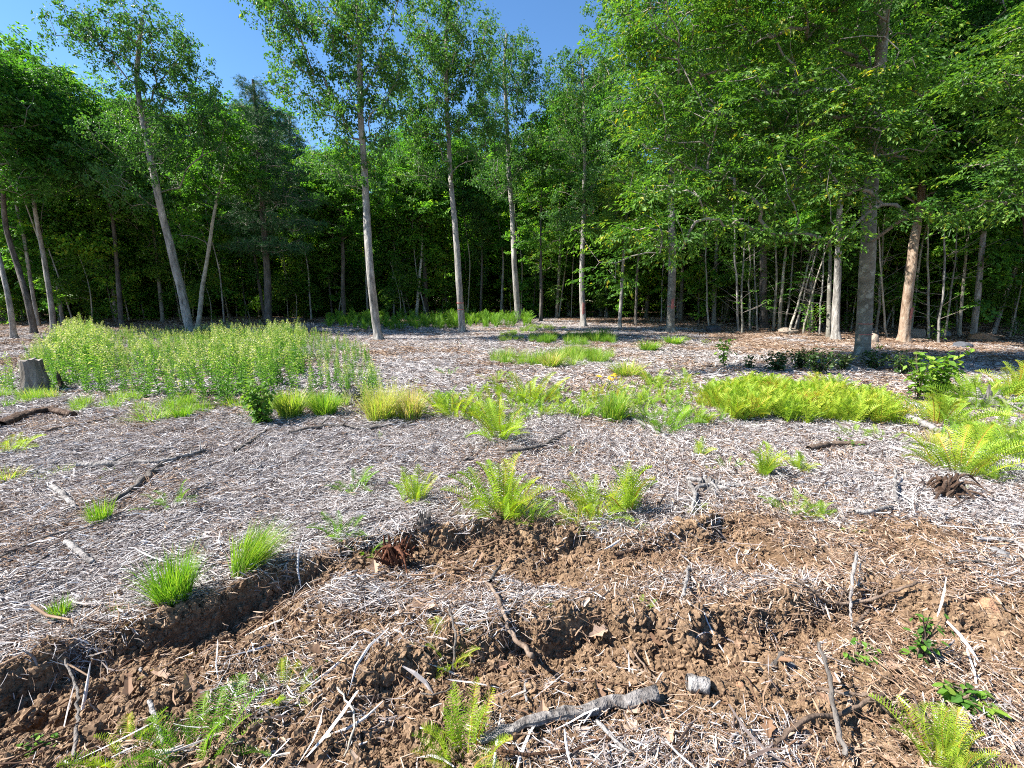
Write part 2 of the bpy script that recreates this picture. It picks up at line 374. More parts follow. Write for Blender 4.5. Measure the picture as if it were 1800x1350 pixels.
def rotz(a): 
    c, s = np.cos(a), np.sin(a); M = np.zeros((len(a), 3, 3)); M[:, 0, 0] = c; M[:, 0, 1] = -s; M[:, 1, 0] = s; M[:, 1, 1] = c; M[:, 2, 2] = 1; return M
def rotx(a):
    c, s = np.cos(a), np.sin(a); M = np.zeros((len(a), 3, 3)); M[:, 1, 1] = c; M[:, 1, 2] = -s; M[:, 2, 1] = s; M[:, 2, 2] = c; M[:, 0, 0] = 1; return M
def roty(a):
    c, s = np.cos(a), np.sin(a); M = np.zeros((len(a), 3, 3)); M[:, 0, 0] = c; M[:, 0, 2] = s; M[:, 2, 0] = -s; M[:, 2, 2] = c; M[:, 1, 1] = 1; return M
def place(tv, tf, tt, Rm, sc, pos, dt):
    """tile a template (verts, faces, tones) with rotations, scales, positions, tone shifts"""
    k, n = len(pos), len(tv)
    V = np.einsum('kij,nj->kni', Rm, tv) * np.asarray(sc)[:, None, None] + pos[:, None, :]
    Fo = tf[None] + (np.arange(k) * n)[:, None, None]
    T = tt[None] + np.asarray(dt)[:, None]
    return V.reshape(-1, 3), Fo.reshape(-1, tf.shape[1]), T.ravel()
def merge(parts):
    Vs, Fs, Ts, o = [], [], [], 0
    for v, f, t in parts:
        Vs.append(v); Fs.append(f + o); Ts.append(t); o += len(v)
    return np.concatenate(Vs), np.concatenate(Fs), np.concatenate(Ts)

# ---- chips, leaves, clods
def chip(L, W, bend, twist, th=.35):
    """a shredded strip of wood: four rings, ridged, tapered, ragged ends"""
    s = np.linspace(-.5, .5, 4); wd = np.array([.25 + .5 * random.random(), 1, .8 + .3 * random.random(), .15 + .5 * random.random()])
    V = []
    for k in range(4):
        tw = twist * s[k]
        cx = s[k] * L; cyy = bend * L * (s[k] ** 2) + random.uniform(-.1, .1) * W; cz = random.uniform(-.2, .5) * W
        for (a, b) in ((-.5, 0), (0, th), (.5, 0)):
            yy = a * W * wd[k]; zz = b * W * wd[k]
            V.append((cx + random.uniform(-.04, .04) * L * (k in (0, 3)), cyy + yy * math.cos(tw) - zz * math.sin(tw), cz + yy * math.sin(tw) + zz * math.cos(tw)))
    Fq = []
    for k in range(3):
        for j in range(2): Fq.append((k * 3 + j, k * 3 + j + 1, k * 3 + j + 4, k * 3 + j + 3))
    return np.array(V), np.array(Fq)
def dead_leaf(L=.1, lobes=3):
    """curled, lobed dead leaf"""
    n = 2 * lobes + 1; V = [(0, 0, 0)]; cu = random.uniform(.1, .5)
    for side in (-1, 1):
        for k in range(n):
            t = (k + .5) / n; wdt = math.sin(math.pi * min(1, t * .9 + .1)) * .33 * (1 if k % 2 == 0 else .5)
            V.append((t * L, side * wdt * L, abs(wdt) * L * cu * 1.6 + cu * L * .5 * (t - .5) ** 2 + random.uniform(-.03, .03) * L))
    V.append((L, 0, .05 * L)); 
    mid = []
    for k in range(n): mid.append(len(V)); V.append(((k + .5) / n * L, 0, cu * L * .3 * ((k + .5) / n - .5) ** 2))
    Fq = []; l0 = 1; r0 = 1 + n; tip = 1 + 2 * n
    for k in range(n - 1):
        Fq += [(mid[k], mid[k + 1], l0 + k + 1, l0 + k), (mid[k], r0 + k, r0 + k + 1, mid[k + 1])]
    Fq += [(0, mid[0], l0, l0), (0, r0, mid[0], mid[0]), (mid[-1], tip, l0 + n - 1, l0 + n - 1), (mid[-1], r0 + n - 1, tip, tip)]
    tri = []
    for f in Fq:
        if f[2] == f[3]: tri.append(f[:3])
        elif f[1] == f[2]: tri.append((f[0], f[1], f[3]))
        else: tri += [(f[0], f[1], f[2]), (f[0], f[2], f[3])]
    return np.array(V, float), np.array(tri)

def chip_clump(nm, n, rad, lmin, lmax, wmin, wmax, mat, tm, ts, bias=.9, zup=.045):
    parts = []
    for _ in range(n):
        L = random.uniform(lmin, lmax) * (1 if random.random() < .8 else 1.7); W = random.uniform(wmin, wmax) * (1 if random.random() < .75 else 2.0)
        W = min(W, L * .4)
        v, f = chip(L, W, random.uniform(-.5, .5) * (random.random() < .5), random.uniform(-1.5, 1.5))
        a = random.gauss(0, bias); e = random.gauss(0, .22)
        r_ = rad * math.sqrt(random.random()); q = random.uniform(0, 6.283)
        M = np.array(Euler((random.uniform(-.9, .9), e, a)).to_matrix())
        v = v @ M.T + np.array([r_ * math.cos(q), r_ * math.sin(q), random.uniform(0, zup)])
        parts.append((v, f, np.full(len(f), np.clip(random.gauss(tm, ts), 0, 1))))
    v, f, t = merge(parts)
    return mesh_np(nm, v, f, t, mat)

def clod_mesh(nm, mat):
    import bmesh
    bm = bmesh.new(); bmesh.ops.create_icosphere(bm, subdivisions=3, radius=1)
    s = random.random() * 99
    for v in bm.verts:
        c = v.co
        k = 1 + 1.0 * float(vnoise(np.array(c.x * 1.7 + s), np.array(c.y * 1.7 + c.z * 2.3), 2)) + .6 * float(vnoise(np.array(c.x * 4 + s), np.array(c.y * 4 + c.z * 4), 3))
        v.co = c * k; v.co.z *= .7
    me = bpy.data.meshes.new(nm); bm.to_mesh(me); bm.free()
    a = me.attributes.new('tone', 'FLOAT', 'FACE'); a.data.foreach_set('value', np.random.default_rng(int(s * 10)).normal(.45, .12, len(me.polygons)).astype(np.float32))
    me.materials.append(mat); return me

def sample_area(n, y0, y1, wide=1.22, extra=1.0, power=1.0):
    """points over the visible wedge of ground; power < 2 puts more of them near"""
    out = []
    t = rng.random(n)
    if power == 0: y = y0 * (y1 / y0) ** t
    else: y = (y0 ** power + t * (y1 ** power - y0 ** power)) ** (1 / power)
    x = (rng.random(n) * 2 - 1) * (wide * y + extra)
    return x, y

def litter():
    # near: small clumps
    small = [chip_clump('c', 15, .10, .018, .085, .0012, .0042, M_CHIP, .57, .31) for _ in range(14)]
    brown = [chip_clump('c', 12, .10, .012, .075, .0012, .004, M_CHIPB, .5, .24, 1.2) for _ in range(10)]
    x, y = sample_area(95000, .75, 7.2, 1.2, .9, 0)
    s = soil(x, y)
    den = np.clip(y / 2.6, .45, 1.0)        # equal cover on the ground, not in the picture
    keep = (rng.random(len(x)) < (1.0 - .93 * s) ** 1.35 * den * np.clip(.85 + .9 * fbm(x * 1.6, y * 1.6, 3, 35), .35, 1)) & (rng.random(len(x)) < 1.0)
    x, y, s = x[keep], y[keep], s[keep]
    n = len(x)
    isb = rng.random(n) < np.clip(.24 + 1.1 * s + .7 * fbm(x * .9, y * .9, 3, 34), .04, .93)
    idx = np.where(isb, 14 + rng.integers(0, 10, n), rng.integers(0, 14, n))
    P = np.stack([x, y, H(x, y) + .002], 1)
    flow = .35 + 1.6 * fbm(x * .7, y * .7, 2, 30)
    rot = slope_rot(x, y, flow + np.where(rng.random(n) < .5, 0, math.pi) + rng.normal(0, .25, n))
    scatter('wood_chip_litter', small + brown, P, rot, rng.uniform(.75, 1.35, n) * np.clip((y / 2.2) ** .35, .8, 1.3), idx, 'bleached shredded wood chips covering the near half of the clearing', 'wood chips')
    # far: wider clumps
    bigc = [chip_clump('c', 110, .38, .04, .17, .003, .010, M_CHIP, .57, .31, .8, .04) for _ in range(10)]
    bigb = [chip_clump('c', 80, .38, .04, .16, .005, .014, M_CHIPB, .5, .24, 1.0, .04) for _ in range(6)]
    x, y = sample_area(11000, 6.2, 31, 1.2, 1, 1.35)
    fm = forest_mask(x, y)
    keep = rng.random(len(x)) < 1 - .6 * fm; x, y, fm = x[keep], y[keep], fm[keep]; n = len(x)
    right = ss(3, 11, x) * ss(9, 13, y)
    isb = rng.random(n) < np.clip(.24 + .8 * fm + .5 * right + .8 * fbm(x / 2.2, y / 2.2, 3, 33), 0, 1)
    idx = np.where(isb, 10 + rng.integers(0, 6, n), rng.integers(0, 10, n))
    P = np.stack([x, y, H(x, y) + .004], 1)
    scatter('wood_chip_mulch', bigc + bigb, P, slope_rot(x, y, rng.uniform(-.7, .7, n) + np.where(rng.random(n) < .5, 0, math.pi), .2), rng.uniform(.8, 1.4, n), idx, 'grey and tan chipped wood spread over the far half of the clearing', 'wood chips')
    # coarse splinters on top
    sp = []
    for _ in range(16):
        parts = []
        for _k in range(2):
            v, f = chip(random.uniform(.08, .26), random.uniform(.003, .012), random.uniform(-.5, .5), random.uniform(-1.2, 1.2))
            M = np.array(Euler((random.uniform(-.6, .6), random.gauss(0, .25), random.gauss(0, .8))).to_matrix())
            parts.append((v @ M.T + np.array([random.uniform(-.1, .1), random.uniform(-.1, .1), random.uniform(.01, .04)]), f, np.full(6, np.clip(random.gauss(.68, .25), 0, 1))))
        sp.append(mesh_np('s', *merge(parts), M_CHIP))
    x, y = sample_area(2300, .9, 16, 1.2, .9, .8)
    s = soil(x, y); keep = rng.random(len(x)) < 1 - .85 * s; x, y = x[keep], y[keep]; n = len(x)
    scatter('bark_splinters', sp, np.stack([x, y, H(x, y) + .01], 1), slope_rot(x, y, rng.uniform(0, 6.28, n) * .3 + rng.integers(0, 2, n) * math.pi), rng.uniform(.7, 1.5, n), rng.integers(0, 16, n), 'longer pale splinters and bark strips lying on top of the chips', 'splinters')
    # dark and grey twigs, longer than the splinters
    tw = []
    for q in range(14):
        L = random.uniform(.25, .7); n_ = 7; p = np.zeros((n_, 3)); p[:, 0] = np.linspace(-.5, .5, n_) * L; p[1:, 1] = np.cumsum(np.random.default_rng(q).normal(0, .03, n_ - 1)); p[:, 2] = .012 + np.abs(np.random.default_rng(q + 50).normal(0, .012, n_))
        V, Fq = tube(p, np.linspace(1, .4, n_) * random.uniform(.003, .008), 5, q, .15)
        tn = .12 if q % 3 else .6; tw.append(mesh_np('t', V, Fq, np.full(len(Fq), tn), M_CHIPB, True))
    x, y = sample_area(1150, .9, 22, 1.2, .9, .9); n = len(x)
    scatter('loose_twigs', tw, np.stack([x, y, H(x, y) + .006], 1), slope_rot(x, y, rng.normal(.2, .8, n), .15), rng.uniform(.6, 1.4, n) * np.clip(y / 5, .8, 1.6), rng.integers(0, 14, n), 'loose dark twigs strewn over the chips', 'twigs')
    # small heaps of torn bark and roots
    hp = [chip_clump('h', 50, .12, .03, .12, .0015, .0055, M_CHIPB, .15, .15, 1.6, .06) for _ in range(6)]
    x, y = sample_area(400, 1.6, 20, 1.2, .9, .8); n = len(x)
    scatter('torn_bark_heaps', hp, np.stack([x, y, H(x, y)], 1), slope_rot(x, y, rng.uniform(0, 6.28, n)), rng.uniform(.4, 1.0, n) * np.clip(y / 6, .7, 1.8), rng.integers(0, 6, n), 'small dark heaps of torn bark and roots between the chips', 'bark')
    # clods in the churned soil
    cl = [clod_mesh('k', M_CLOD) for _ in range(10)]
    x, y = sample_area(130000, .8, 6.5, 1.2, .9, 0)
    s = soil(x, y); keep = rng.random(len(x)) < s ** 1.5 * (1 - .45 * ss(0, 1.2, x)); x, y = x[keep], y[keep]; n = len(x)
    sc_ = np.exp(rng.normal(math.log(.0062), .6, n)).clip(.0025, .028)
    # more of them crumbling off the banks
    bx_, by_, bs_ = [], [], []
    for (P, D, a_, b_) in BANKS:
        seg = np.linalg.norm(np.diff(P, axis=0), axis=1); L = seg.sum(); m_ = int(L * 900)
        t_ = rng.random(m_) * L; cum = np.concatenate([[0], np.cumsum(seg)]); i_ = np.clip(np.searchsorted(cum, t_) - 1, 0, len(seg) - 1); f_ = (t_ - cum[i_]) / seg[i_]
        dv = (P[i_ + 1] - P[i_]) / seg[i_][:, None]; off = rng.normal(.03, .07, m_); q = P[i_] + (P[i_ + 1] - P[i_]) * f_[:, None] + np.stack([dv[:, 1], -dv[:, 0]], 1) * off[:, None]
        bx_.append(q[:, 0]); by_.append(q[:, 1]); bs_.append(np.exp(rng.normal(math.log(.011), .5, m_)).clip(.004, .034))
    x = np.concatenate([x] + bx_); y = np.concatenate([y] + by_); sc_ = np.concatenate([sc_] + bs_); n = len(x)
    scatter('soil_clods', cl, np.stack([x, y, H(x, y) + sc_ * .2], 1), rng.uniform(0, 6.28, (n, 3)), sc_, rng.integers(0, 10, n), 'crumbs and clods of churned brown soil in the wheel ruts', 'soil')
    # dead leaves
    dl = []
    for _ in range(10):
        v, f = dead_leaf(random.uniform(.045, .08), random.choice((1, 2, 3)))
        dl.append(mesh_np('d', v, f, np.full(len(f), np.clip(random.gauss(.55, .25), 0, 1)), M_DLEAF))
    x, y = sample_area(3800, .8, 12, 1.2, .9, .6)
    u, v_ = toimg(x, y, 0 * x)
    pr = .30 + .7 * ss(1230, 1300, v_) * ss(700, 1000, u) + .3 * (fbm(x, y, 2, 77) > .1)
    keep = rng.random(len(x)) < pr; x, y = x[keep], y[keep]; n = len(x)
    rr = slope_rot(x, y, rng.uniform(0, 6.28, n)); rr[:, :2] += rng.normal(0, .35, (n, 2))
    scatter('leaf_litter', dl, np.stack([x, y, H(x, y) + .018], 1), rr, rng.uniform(.6, 1.3, n), rng.integers(0, 10, n), 'small curled brown dead leaves scattered among the chips', 'dead leaves')

# ------------------------------------------------------------ trees
def leaf_tpl(kind):
    """verts, tris of one leaf along +X, in the XY plane, folded on its midrib"""
    if kind == 'beech': L, W, fo = .085, .042, .10
    elif kind == 'oak': L, W, fo = .115, .060, .14
    elif kind == 'maple': L, W, fo = .10, .082, .10
    else: L, W, fo = .08, .05, .1
    V = np.array([(0, 0, 0), (.45 * L, W / 2, fo * L), (L, 0, -.12 * L), (.45 * L, -W / 2, fo * L)])
    return V, np.array([(0, 2, 1), (0, 3, 2)])
def spray_tpl(kind, n, flat=True):
    lv, lf = leaf_tpl(kind); parts = []
    length = {'beech': .55, 'oak': .42, 'maple': .5}.get(kind, .45)
    for i in range(n):
        if flat:      # alternate leaves along a main twig and side twigs, in one plane
            st = random.random(); side = random.choice((-1, 1)); out = random.random() ** .8 * (1 - .6 * st) * .45
            px = st * length + out * .55 * length; py = side * out * length; pz = random.gauss(0, .018) - .25 * (px ** 2 + py ** 2)
            a = side * random.uniform(.25, 1.1) + random.gauss(0, .25); tilt = random.gauss(.25, .3); roll = random.gauss(0, .4)
        else:
            q = random.uniform(0, 6.283); rr = abs(random.gauss(0, .16)); st = random.random() * length
            px = st; py = rr * math.cos(q); pz = rr * math.sin(q)
            a = random.uniform(-1.6, 1.6); tilt = random.gauss(.5, .55); roll = random.gauss(0, .9)
        M = np.array((Euler((roll, tilt, a))).to_matrix()); s = random.uniform(.7, 1.2)
        parts.append(((lv * s) @ M.T + np.array([px, py, pz]), lf, np.full(2, random.gauss(0, .13))))
    for (a0, b0) in [((-.1, 0, .01), (.5 * length, 0, 0)), ((.5 * length, 0, 0), (length, 0, -.25 * length ** 2)), ((.2 * length, 0, 0), (.45 * length, .3 * length, -.03)), ((.3 * length, 0, 0), (.6 * length, -.3 * length, -.03))]:
        a0 = np.array(a0); b0 = np.array(b0); w0 = np.array([0, .0045, .002])
        parts.append((np.array([a0 - w0, a0 + w0, b0 + w0, b0 - w0]), np.array([(0, 1, 2), (0, 2, 3)]), np.full(2, -3.0)))
    return merge(parts)
def needle_tpl(n):
    V, Fs = [], []
    for i in range(n):
        t = random.random(); q = random.uniform(0, 6.283); b = np.array([t * .28, 0, 0])
        d = np.array([random.uniform(.3, 1), math.cos(q) * .8, math.sin(q) * .8 + .15]); d /= np.linalg.norm(d); d *= random.uniform(.08, .13)
        p = np.cross(d, np.random.default_rng(i).normal(size=3)); p = p / np.linalg.norm(p) * .0045
        k = len(V); V += [b + p, b - p, b + d]; Fs.append((k, k + 1, k + 2))
    return np.array(V), np.array(Fs), np.array([random.gauss(0, .12) for _ in range(n)])
SPR = {k: [spray_tpl(k, 30, k != 'oak') for _ in range(5)] for k in ('beech', 'oak', 'maple')}
SPR['pine'] = [needle_tpl(30) for _ in range(5)]
LMAT = {'beech': M_BEE, 'oak': M_OAK, 'maple': M_MID, 'pine': M_PIN}

def tube(path, rad, sides, nseed=0, rough=.0, cap=False, flare=None):
    path = np.asarray(path, float); n = len(path)
    T = np.gradient(path, axis=0); T /= np.linalg.norm(T, axis=1)[:, None] + 1e-9
    up = np.array([1.0, .13, .07]) if abs(T[0][2]) > .7 else np.array([0.07, .1, 1.0])
    A = np.cross(T, up); A /= np.linalg.norm(A, axis=1)[:, None]; B = np.cross(T, A)
    th = np.linspace(0, 2 * math.pi, sides, endpoint=False)
    rr = np.repeat(np.asarray(rad, float)[:, None], sides, 1)
    if rough:
        s = np.concatenate([[0], np.cumsum(np.linalg.norm(np.diff(path, axis=0), axis=1))])
        rr = rr * (1 + rough * 2 * fbm(np.cos(th)[None] * 1.2 + 9 + nseed, np.sin(th)[None] * 1.2 + s[:, None] * .9, 3, nseed % 30))
    if flare is not None: rr = rr * flare(path, th)
    V = path[:, None] + rr[..., None] * (np.cos(th)[None, :, None] * A[:, None] + np.sin(th)[None, :, None] * B[:, None])
    V = V.reshape(-1, 3)
    i = np.arange(n - 1)[:, None] * sides; j = np.arange(sides)[None]; j2 = (j + 1) % sides
    Fq = np.stack([i + j, i + j2, i + sides + j2, i + sides + j], -1).reshape(-1, 4)
    if cap:
        e = len(V); V = np.vstack([V, path[-1]]); jj = np.arange(sides)
        Fq = np.vstack([Fq, np.stack([(n - 1) * sides + jj, (n - 1) * sides + (jj + 1) % sides, np.full(sides, e), np.full(sides, e)], -1)])
    return V, Fq
def quad_mesh(name, V, Fq, mat, smooth=True):
    """quads, degenerate ones become triangles"""
    me = bpy.data.meshes.new(name)
    fs = [tuple(f[:3]) if f[2] == f[3] else tuple(f) for f in Fq.tolist()]
    me.from_pydata(np.asarray(V).tolist(), [], fs); me.update()
    me.polygons.foreach_set('use_smooth', np.full(len(me.polygons), smooth)); me.materials.append(mat)
    return me
def edges_mesh(name, A, B, ra, rb, sides, mat):
    D = B - A; L = np.linalg.norm(D, axis=1) + 1e-6; D /= L[:, None]
    A = A - D * (ra * .5)[:, None]
    up = np.where(np.abs(D[:, 2:3]) > .8, np.array([[1.0, 0, 0]]), np.array([[0, 0, 1.0]]))
    P = np.cross(D, up); P /= np.linalg.norm(P, axis=1)[:, None]; Q = np.cross(D, P)
    th = np.linspace(0, 2 * math.pi, sides, endpoint=False)
    c = np.cos(th)[None, :, None] * P[:, None] + np.sin(th)[None, :, None] * Q[:, None]
    V = np.concatenate([A[:, None] + c * ra[:, None, None], B[:, None] + c * rb[:, None, None]], 1)
    j = np.arange(sides); j2 = (j + 1) % sides
    f = np.stack([j, j2, sides + j2, sides + j], -1)
    Fo = f[None] + (np.arange(len(A)) * 2 * sides)[:, None, None]
    return mesh_np(name, V.reshape(-1, 3), Fo.reshape(-1, 4), None, mat, True)

def smooth_path(P, step=.35):
    P = np.asarray(P, float); 
    if len(P) < 3: P = np.vstack([P[0], (P[0] + P[-1]) / 2, P[-1]])
    s = np.concatenate([[0], np.cumsum(np.linalg.norm(np.diff(P, axis=0), axis=1))])
    n = max(6, int(s[-1] / step)); t = np.linspace(0, s[-1], n)
    out = np.stack([np.interp(t, s, P[:, k]) for k in range(3)], 1)
    for _ in range(3): out[1:-1] = .25 * out[:-2] + .5 * out[1:-1] + .25 * out[2:]
    return out

def build_tree(name, trunk, r0, lobes, kind, bark, n_att=260, sp=2, tone=.45, tonesd=.12, up=.35, leafs=1.0, split=True, bare_twigs=0, rtop=.35, tmat=None, paint=None, flare=.5, seed=0, limbth=14):
    """trunk: points relative to the tree's base; lobes: (centre, radii) relative to the base. Returns the thing."""
    rg = np.random.default_rng(seed + 50)
    root = empty(name)
    tp = smooth_path(trunk); n = len(tp); hgt = tp[-1][2]
    w_ = np.linspace(0, 1, n); wob = r0 * .35
    tp[1:, 0] += wob * fbm(w_[1:] * 5 + seed, w_[1:] * 0 + 1, 2, 4); tp[1:, 1] += wob * fbm(w_[1:] * 5 + seed + 40, w_[1:] * 0 + 5, 2, 4)
    tr = r0 * (1 - (1 - rtop) * w_ ** 1.1)
    dens = np.vstack([[tp[0] - np.array([0, 0, .25])], tp[0:1], tp[0:1] + (tp[1] - tp[0]) * .35, tp[0:1] + (tp[1] - tp[0]) * .7, tp[1:]])
    dr = np.concatenate([[r0 * (1.25 + flare)], [r0 * (1.1 + .7 * flare)], [r0 * (1.05 + .3 * flare)], [r0 * (1.02 + .12 * flare)], tr[1:]])
    lob = 3 + seed % 3
    def fl(path, th):
        z = path[:, 2] - tp[0][2]; a = .22 * np.exp(-np.clip(z, 0, None) / .22)
        return 1 + a[:, None] * np.cos(th[None] * lob + seed)
    V, Fq = tube(dens, dr, 14 if split else 8, seed + 3, .10, False, fl)
    obj('trunk', quad_mesh('trunk', V, Fq, bark), root)
    if paint:
        for (zz, wd, a0, a1) in paint:
            k = np.clip(zz / max(hgt, .1), 0, 1); s = np.interp(zz, tp[:, 2], np.arange(n)); i = int(s); f = s - i
            c = tp[i] * (1 - f) + tp[min(i + 1, n - 1)] * f; rr_ = np.interp(zz, tp[:, 2], tr) * 1.12 + .004
            th = np.linspace(a0, a1, 16); jag = .3 * np.random.default_rng(seed).random(16)
            rows = [np.stack([c[0] + rr_ * np.cos(th), c[1] + rr_ * np.sin(th), c[2] + (q + jag * (q > 0)) * wd], 1) for q in (-.5, .5)]
            rows2 = [r_ * 1.0 for r_ in rows]
            Vp = np.vstack(rows2); Fp = np.array([(a, a + 1, 17 + a, 16 + a) for a in range(15)])
            obj('paint_mark', mesh_np('paint_mark', Vp, Fp, None, M_PAINT), root)
    if not lobes: return root
    # attractors
    vol = np.array([np.prod(r_) ** .75 for c, r_ in lobes]); cnt = np.maximum(3, (n_att * vol / vol.sum()).astype(int))
    AT = []
    for (c, r_), m in zip(lobes, cnt):
        d = rg.normal(size=(m, 3)); d /= np.linalg.norm(d, axis=1)[:, None]; d *= (rg.random(m) ** .45)[:, None]
        AT.append(np.asarray(c) + d * np.asarray(r_))
    AT = np.vstack(AT)
    zmin = max(hgt * .12, AT[:, 2].min() - 1.2)
    tn = tp[tp[:, 2] > min(zmin, hgt * .8)]; tnr = np.interp(tn[:, 2], tp[:, 2], tr)
    cap_ = len(tn) + len(AT) * 14 + 20
    pos = np.zeros((cap_, 3)); par = np.full(cap_, -1); br = np.full(cap_, -1); nn = len(tn); pos[:nn] = tn
    dist = np.array([np.min(np.linalg.norm(tn - a, axis=1)) for a in AT])
    tips = []
    for k in np.argsort(dist):
        a = AT[k]; df = pos[:nn] - a; d = np.linalg.norm(df, axis=1)
        hz = np.hypot(df[:, 0], df[:, 1])
        cost = d + np.clip(df[:, 2] + up * hz, 0, None) * 1.1
        j = int(np.argmin(cost)); A0 = pos[j]; L = d[j]; m = min(12, max(1, int(math.ceil(L / .45))))
        prev = j
        side = rg.normal(0, .05 * L, 3)
        for q in range(1, m + 1):
            t = q / m; P_ = A0 * (1 - t) + a * t + side * math.sin(math.pi * t); P_[2] += (.10 * L) * math.sin(math.pi * t)
            pos[nn] = P_; par[nn] = prev; br[nn] = br[prev] if br[prev] >= 0 else nn; prev = nn; nn += 1
        tips.append(prev)
    pos, par, br = pos[:nn], par[:nn], br[:nn]
    c = np.zeros(nn); c[tips] = 1
    for k in range(nn - 1, len(tn) - 1, -1): c[par[k]] += c[k]
    base_r = .0065 if split else .009
    rad = np.minimum(base_r * np.maximum(c, 1) ** .43, r0 * .21)
    ed = np.arange(len(tn), nn); A = pos[par[ed]]; B = pos[ed]
    rA = np.where(par[ed] < len(tn), rad[ed] * 1.15, np.minimum(rad[par[ed]], rad[ed] * 1.35)); rB = rad[ed]
    bt = tmat or B_TWIG
    if split:
        big = [b for b in np.unique(br[ed]) if c[b] >= limbth]
        usedm = np.zeros(len(ed), bool)
        for b in big:
            m = (br[ed] == b) & (c[ed] >= 3)
            if m.sum() > 2: obj('limb', edges_mesh('limb', A[m], B[m], rA[m], rB[m], 6, bt), root); usedm |= m
        m = ~usedm
        if m.any(): tag(obj('twigs', edges_mesh('twigs', A[m], B[m], rA[m], rB[m], 3, bt), root), kind='stuff')
    else:
        m = c[ed] >= 2
        if m.any(): tag(obj('branches', edges_mesh('branches', A[m], B[m], rA[m], rB[m], 3, bt), root), kind='stuff')
    # foliage
    T = pos[tips]; P = T - pos[par[tips]]; P /= np.linalg.norm(P, axis=1)[:, None] + 1e-6
    az0 = np.arctan2(P[:, 1], P[:, 0])
    clump = .6 * tonesd * rg.normal(size=len(T))
    parts = []
    for q in range(sp):
        az = az0 + rg.normal(0, .9, len(T)); off = rg.normal(0, .16 if kind != 'pine' else .1, (len(T), 3)); off[:, 2] *= .6
        tl = rg.normal(.12 if kind in ('beech', 'maple') else .35, .3, len(T)); rl = rg.normal(0, .35 if kind != 'oak' else 1.0, len(T))
        Rm = np.einsum('kij,kjl,klm->kim', rotz(az), roty(tl), rotx(rl))
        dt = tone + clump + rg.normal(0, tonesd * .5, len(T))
        sc_ = leafs * rg.uniform(.8, 1.25, len(T)); pick = rg.integers(0, 5, len(T))
        pos_ = T + off - np.stack([np.cos(az), np.sin(az), 0 * az], 1) * .2
        for k in range(5):
            m = pick == k
            if m.any():
                tv, tf, tt = SPR[kind][k]; parts.append(place(tv, tf, tt, Rm[m], sc_[m], pos_[m], dt[m]))
    v, f, t = merge(parts)
    t = np.where(rg.random(len(t) // (1 if kind == 'pine' else 2)).repeat(1 if kind == 'pine' else 2)[:len(t)] < .012, .98, np.clip(t, .02, .93))
    tag(obj('foliage', mesh_np('foliage', v, f, t, LMAT[kind]), root), kind='stuff')
    return root

def px_tree(name, label, cat, pts, wpx, lobes, kind, bark, seed, Y=None, extend=None, **kw):
    """pts: trunk from its base up, as seen in the photo; lobes: (u, v, ru, rv[, nearer/farther m, depth radius])"""
    g = gp(*pts[0]) 
    if Y is not None: g = at(pts[0][0], pts[0][1], Y)[:2]
    Y = g[1]; base = np.array([g[0], g[1], Hs(g[0], g[1])])
    tp = [base] + [at(u, v, Y + .4 * math.sin(k * 1.7 + seed)) for k, (u, v) in enumerate(pts[1:])]
    tp = [p - base for p in tp]; mpp = Y / F
    lb = []
    for L in lobes:
        dY = L[4] if len(L) > 4 else 0; rY = L[5] if len(L) > 5 else (L[2] + L[3]) / 2 * mpp
        c = at(L[0], L[1], Y + dY) - base; k = (Y + dY) / F
        lb.append((c, (L[2] * k, rY, L[3] * k)))
    t = build_tree(name, tp, wpx * .82 * mpp / 2, lb, kind, bark, seed=seed, **kw)
    t.location = base; tag(t, label, cat)
    return t

PAINT = [(1.35, .035, -2.9, -.2), (1.05, .025, -2.6, -.4)]
EDGE = 'trees along the edge of the clearing'
trees = []
def T(*a, **k):
    t = px_tree(*a, **k); t['group'] = EDGE; trees.append(t)
T('oak_tree', 'leaning grey oak behind the weeds, its open crown standing against the sky at left', 'tree', [(337, 590), (318, 510), (292, 410), (268, 300), (250, 220), (238, 130), (250, 30)], 17,
  [(230, 60, 90, 70), (160, 70, 55, 35), (310, 110, 55, 60), (250, 170, 60, 50), (350, 200, 60, 50), (300, 250, 80, 50), (200, 250, 60, 50), (240, 320, 70, 40)], 'oak', B_GREY, 1, n_att=360, sp=2, tone=.42)
T('birch_tree', 'thin pale birch leaning right, just right of the leaning oak', 'tree', [(348, 580), (356, 500), (368, 430), (376, 370), (392, 310), (400, 260)], 9,
  [(395, 250, 45, 60), (350, 330, 40, 40), (420, 310, 40, 40), (330, 400, 30, 30)], 'maple', B_PALE, 2, n_att=180, sp=3, tone=.45)
T('oak_tree', 'tall pale-barked oak standing forward, with one long limb reaching up to the left', 'tree', [(665, 598), (656, 540), (649, 480), (645, 400), (640, 300), (634, 200), (630, 80), (625, -60)], 18,
  [(500, 60, 60, 60), (540, 150, 55, 50), (590, 60, 60, 70), (580, 210, 50, 40), (640, 40, 60, 80), (660, 180, 60, 80), (600, 290, 70, 40), (690, 110, 30, 60), (640, -60, 120, 50), (480, 10, 60, 40)], 'oak', B_GREY, 3, n_att=390, sp=2, tone=.5, leafs=1.0)
T('oak_tree', 'slender pale oak with a red painted ring, middle of the clearing edge', 'tree', [(812, 584), (806, 500), (800, 400), (791, 300), (785, 200), (784, 90), (790, -20)], 14,
  [(780, 40, 80, 60), (740, 120, 60, 50), (830, 110, 60, 70), (720, 200, 55, 50), (790, 210, 60, 50), (850, 230, 50, 50), (740, 290, 60, 35)], 'oak', B_GREY, 4, n_att=400, sp=2, tone=.6, paint=PAINT)
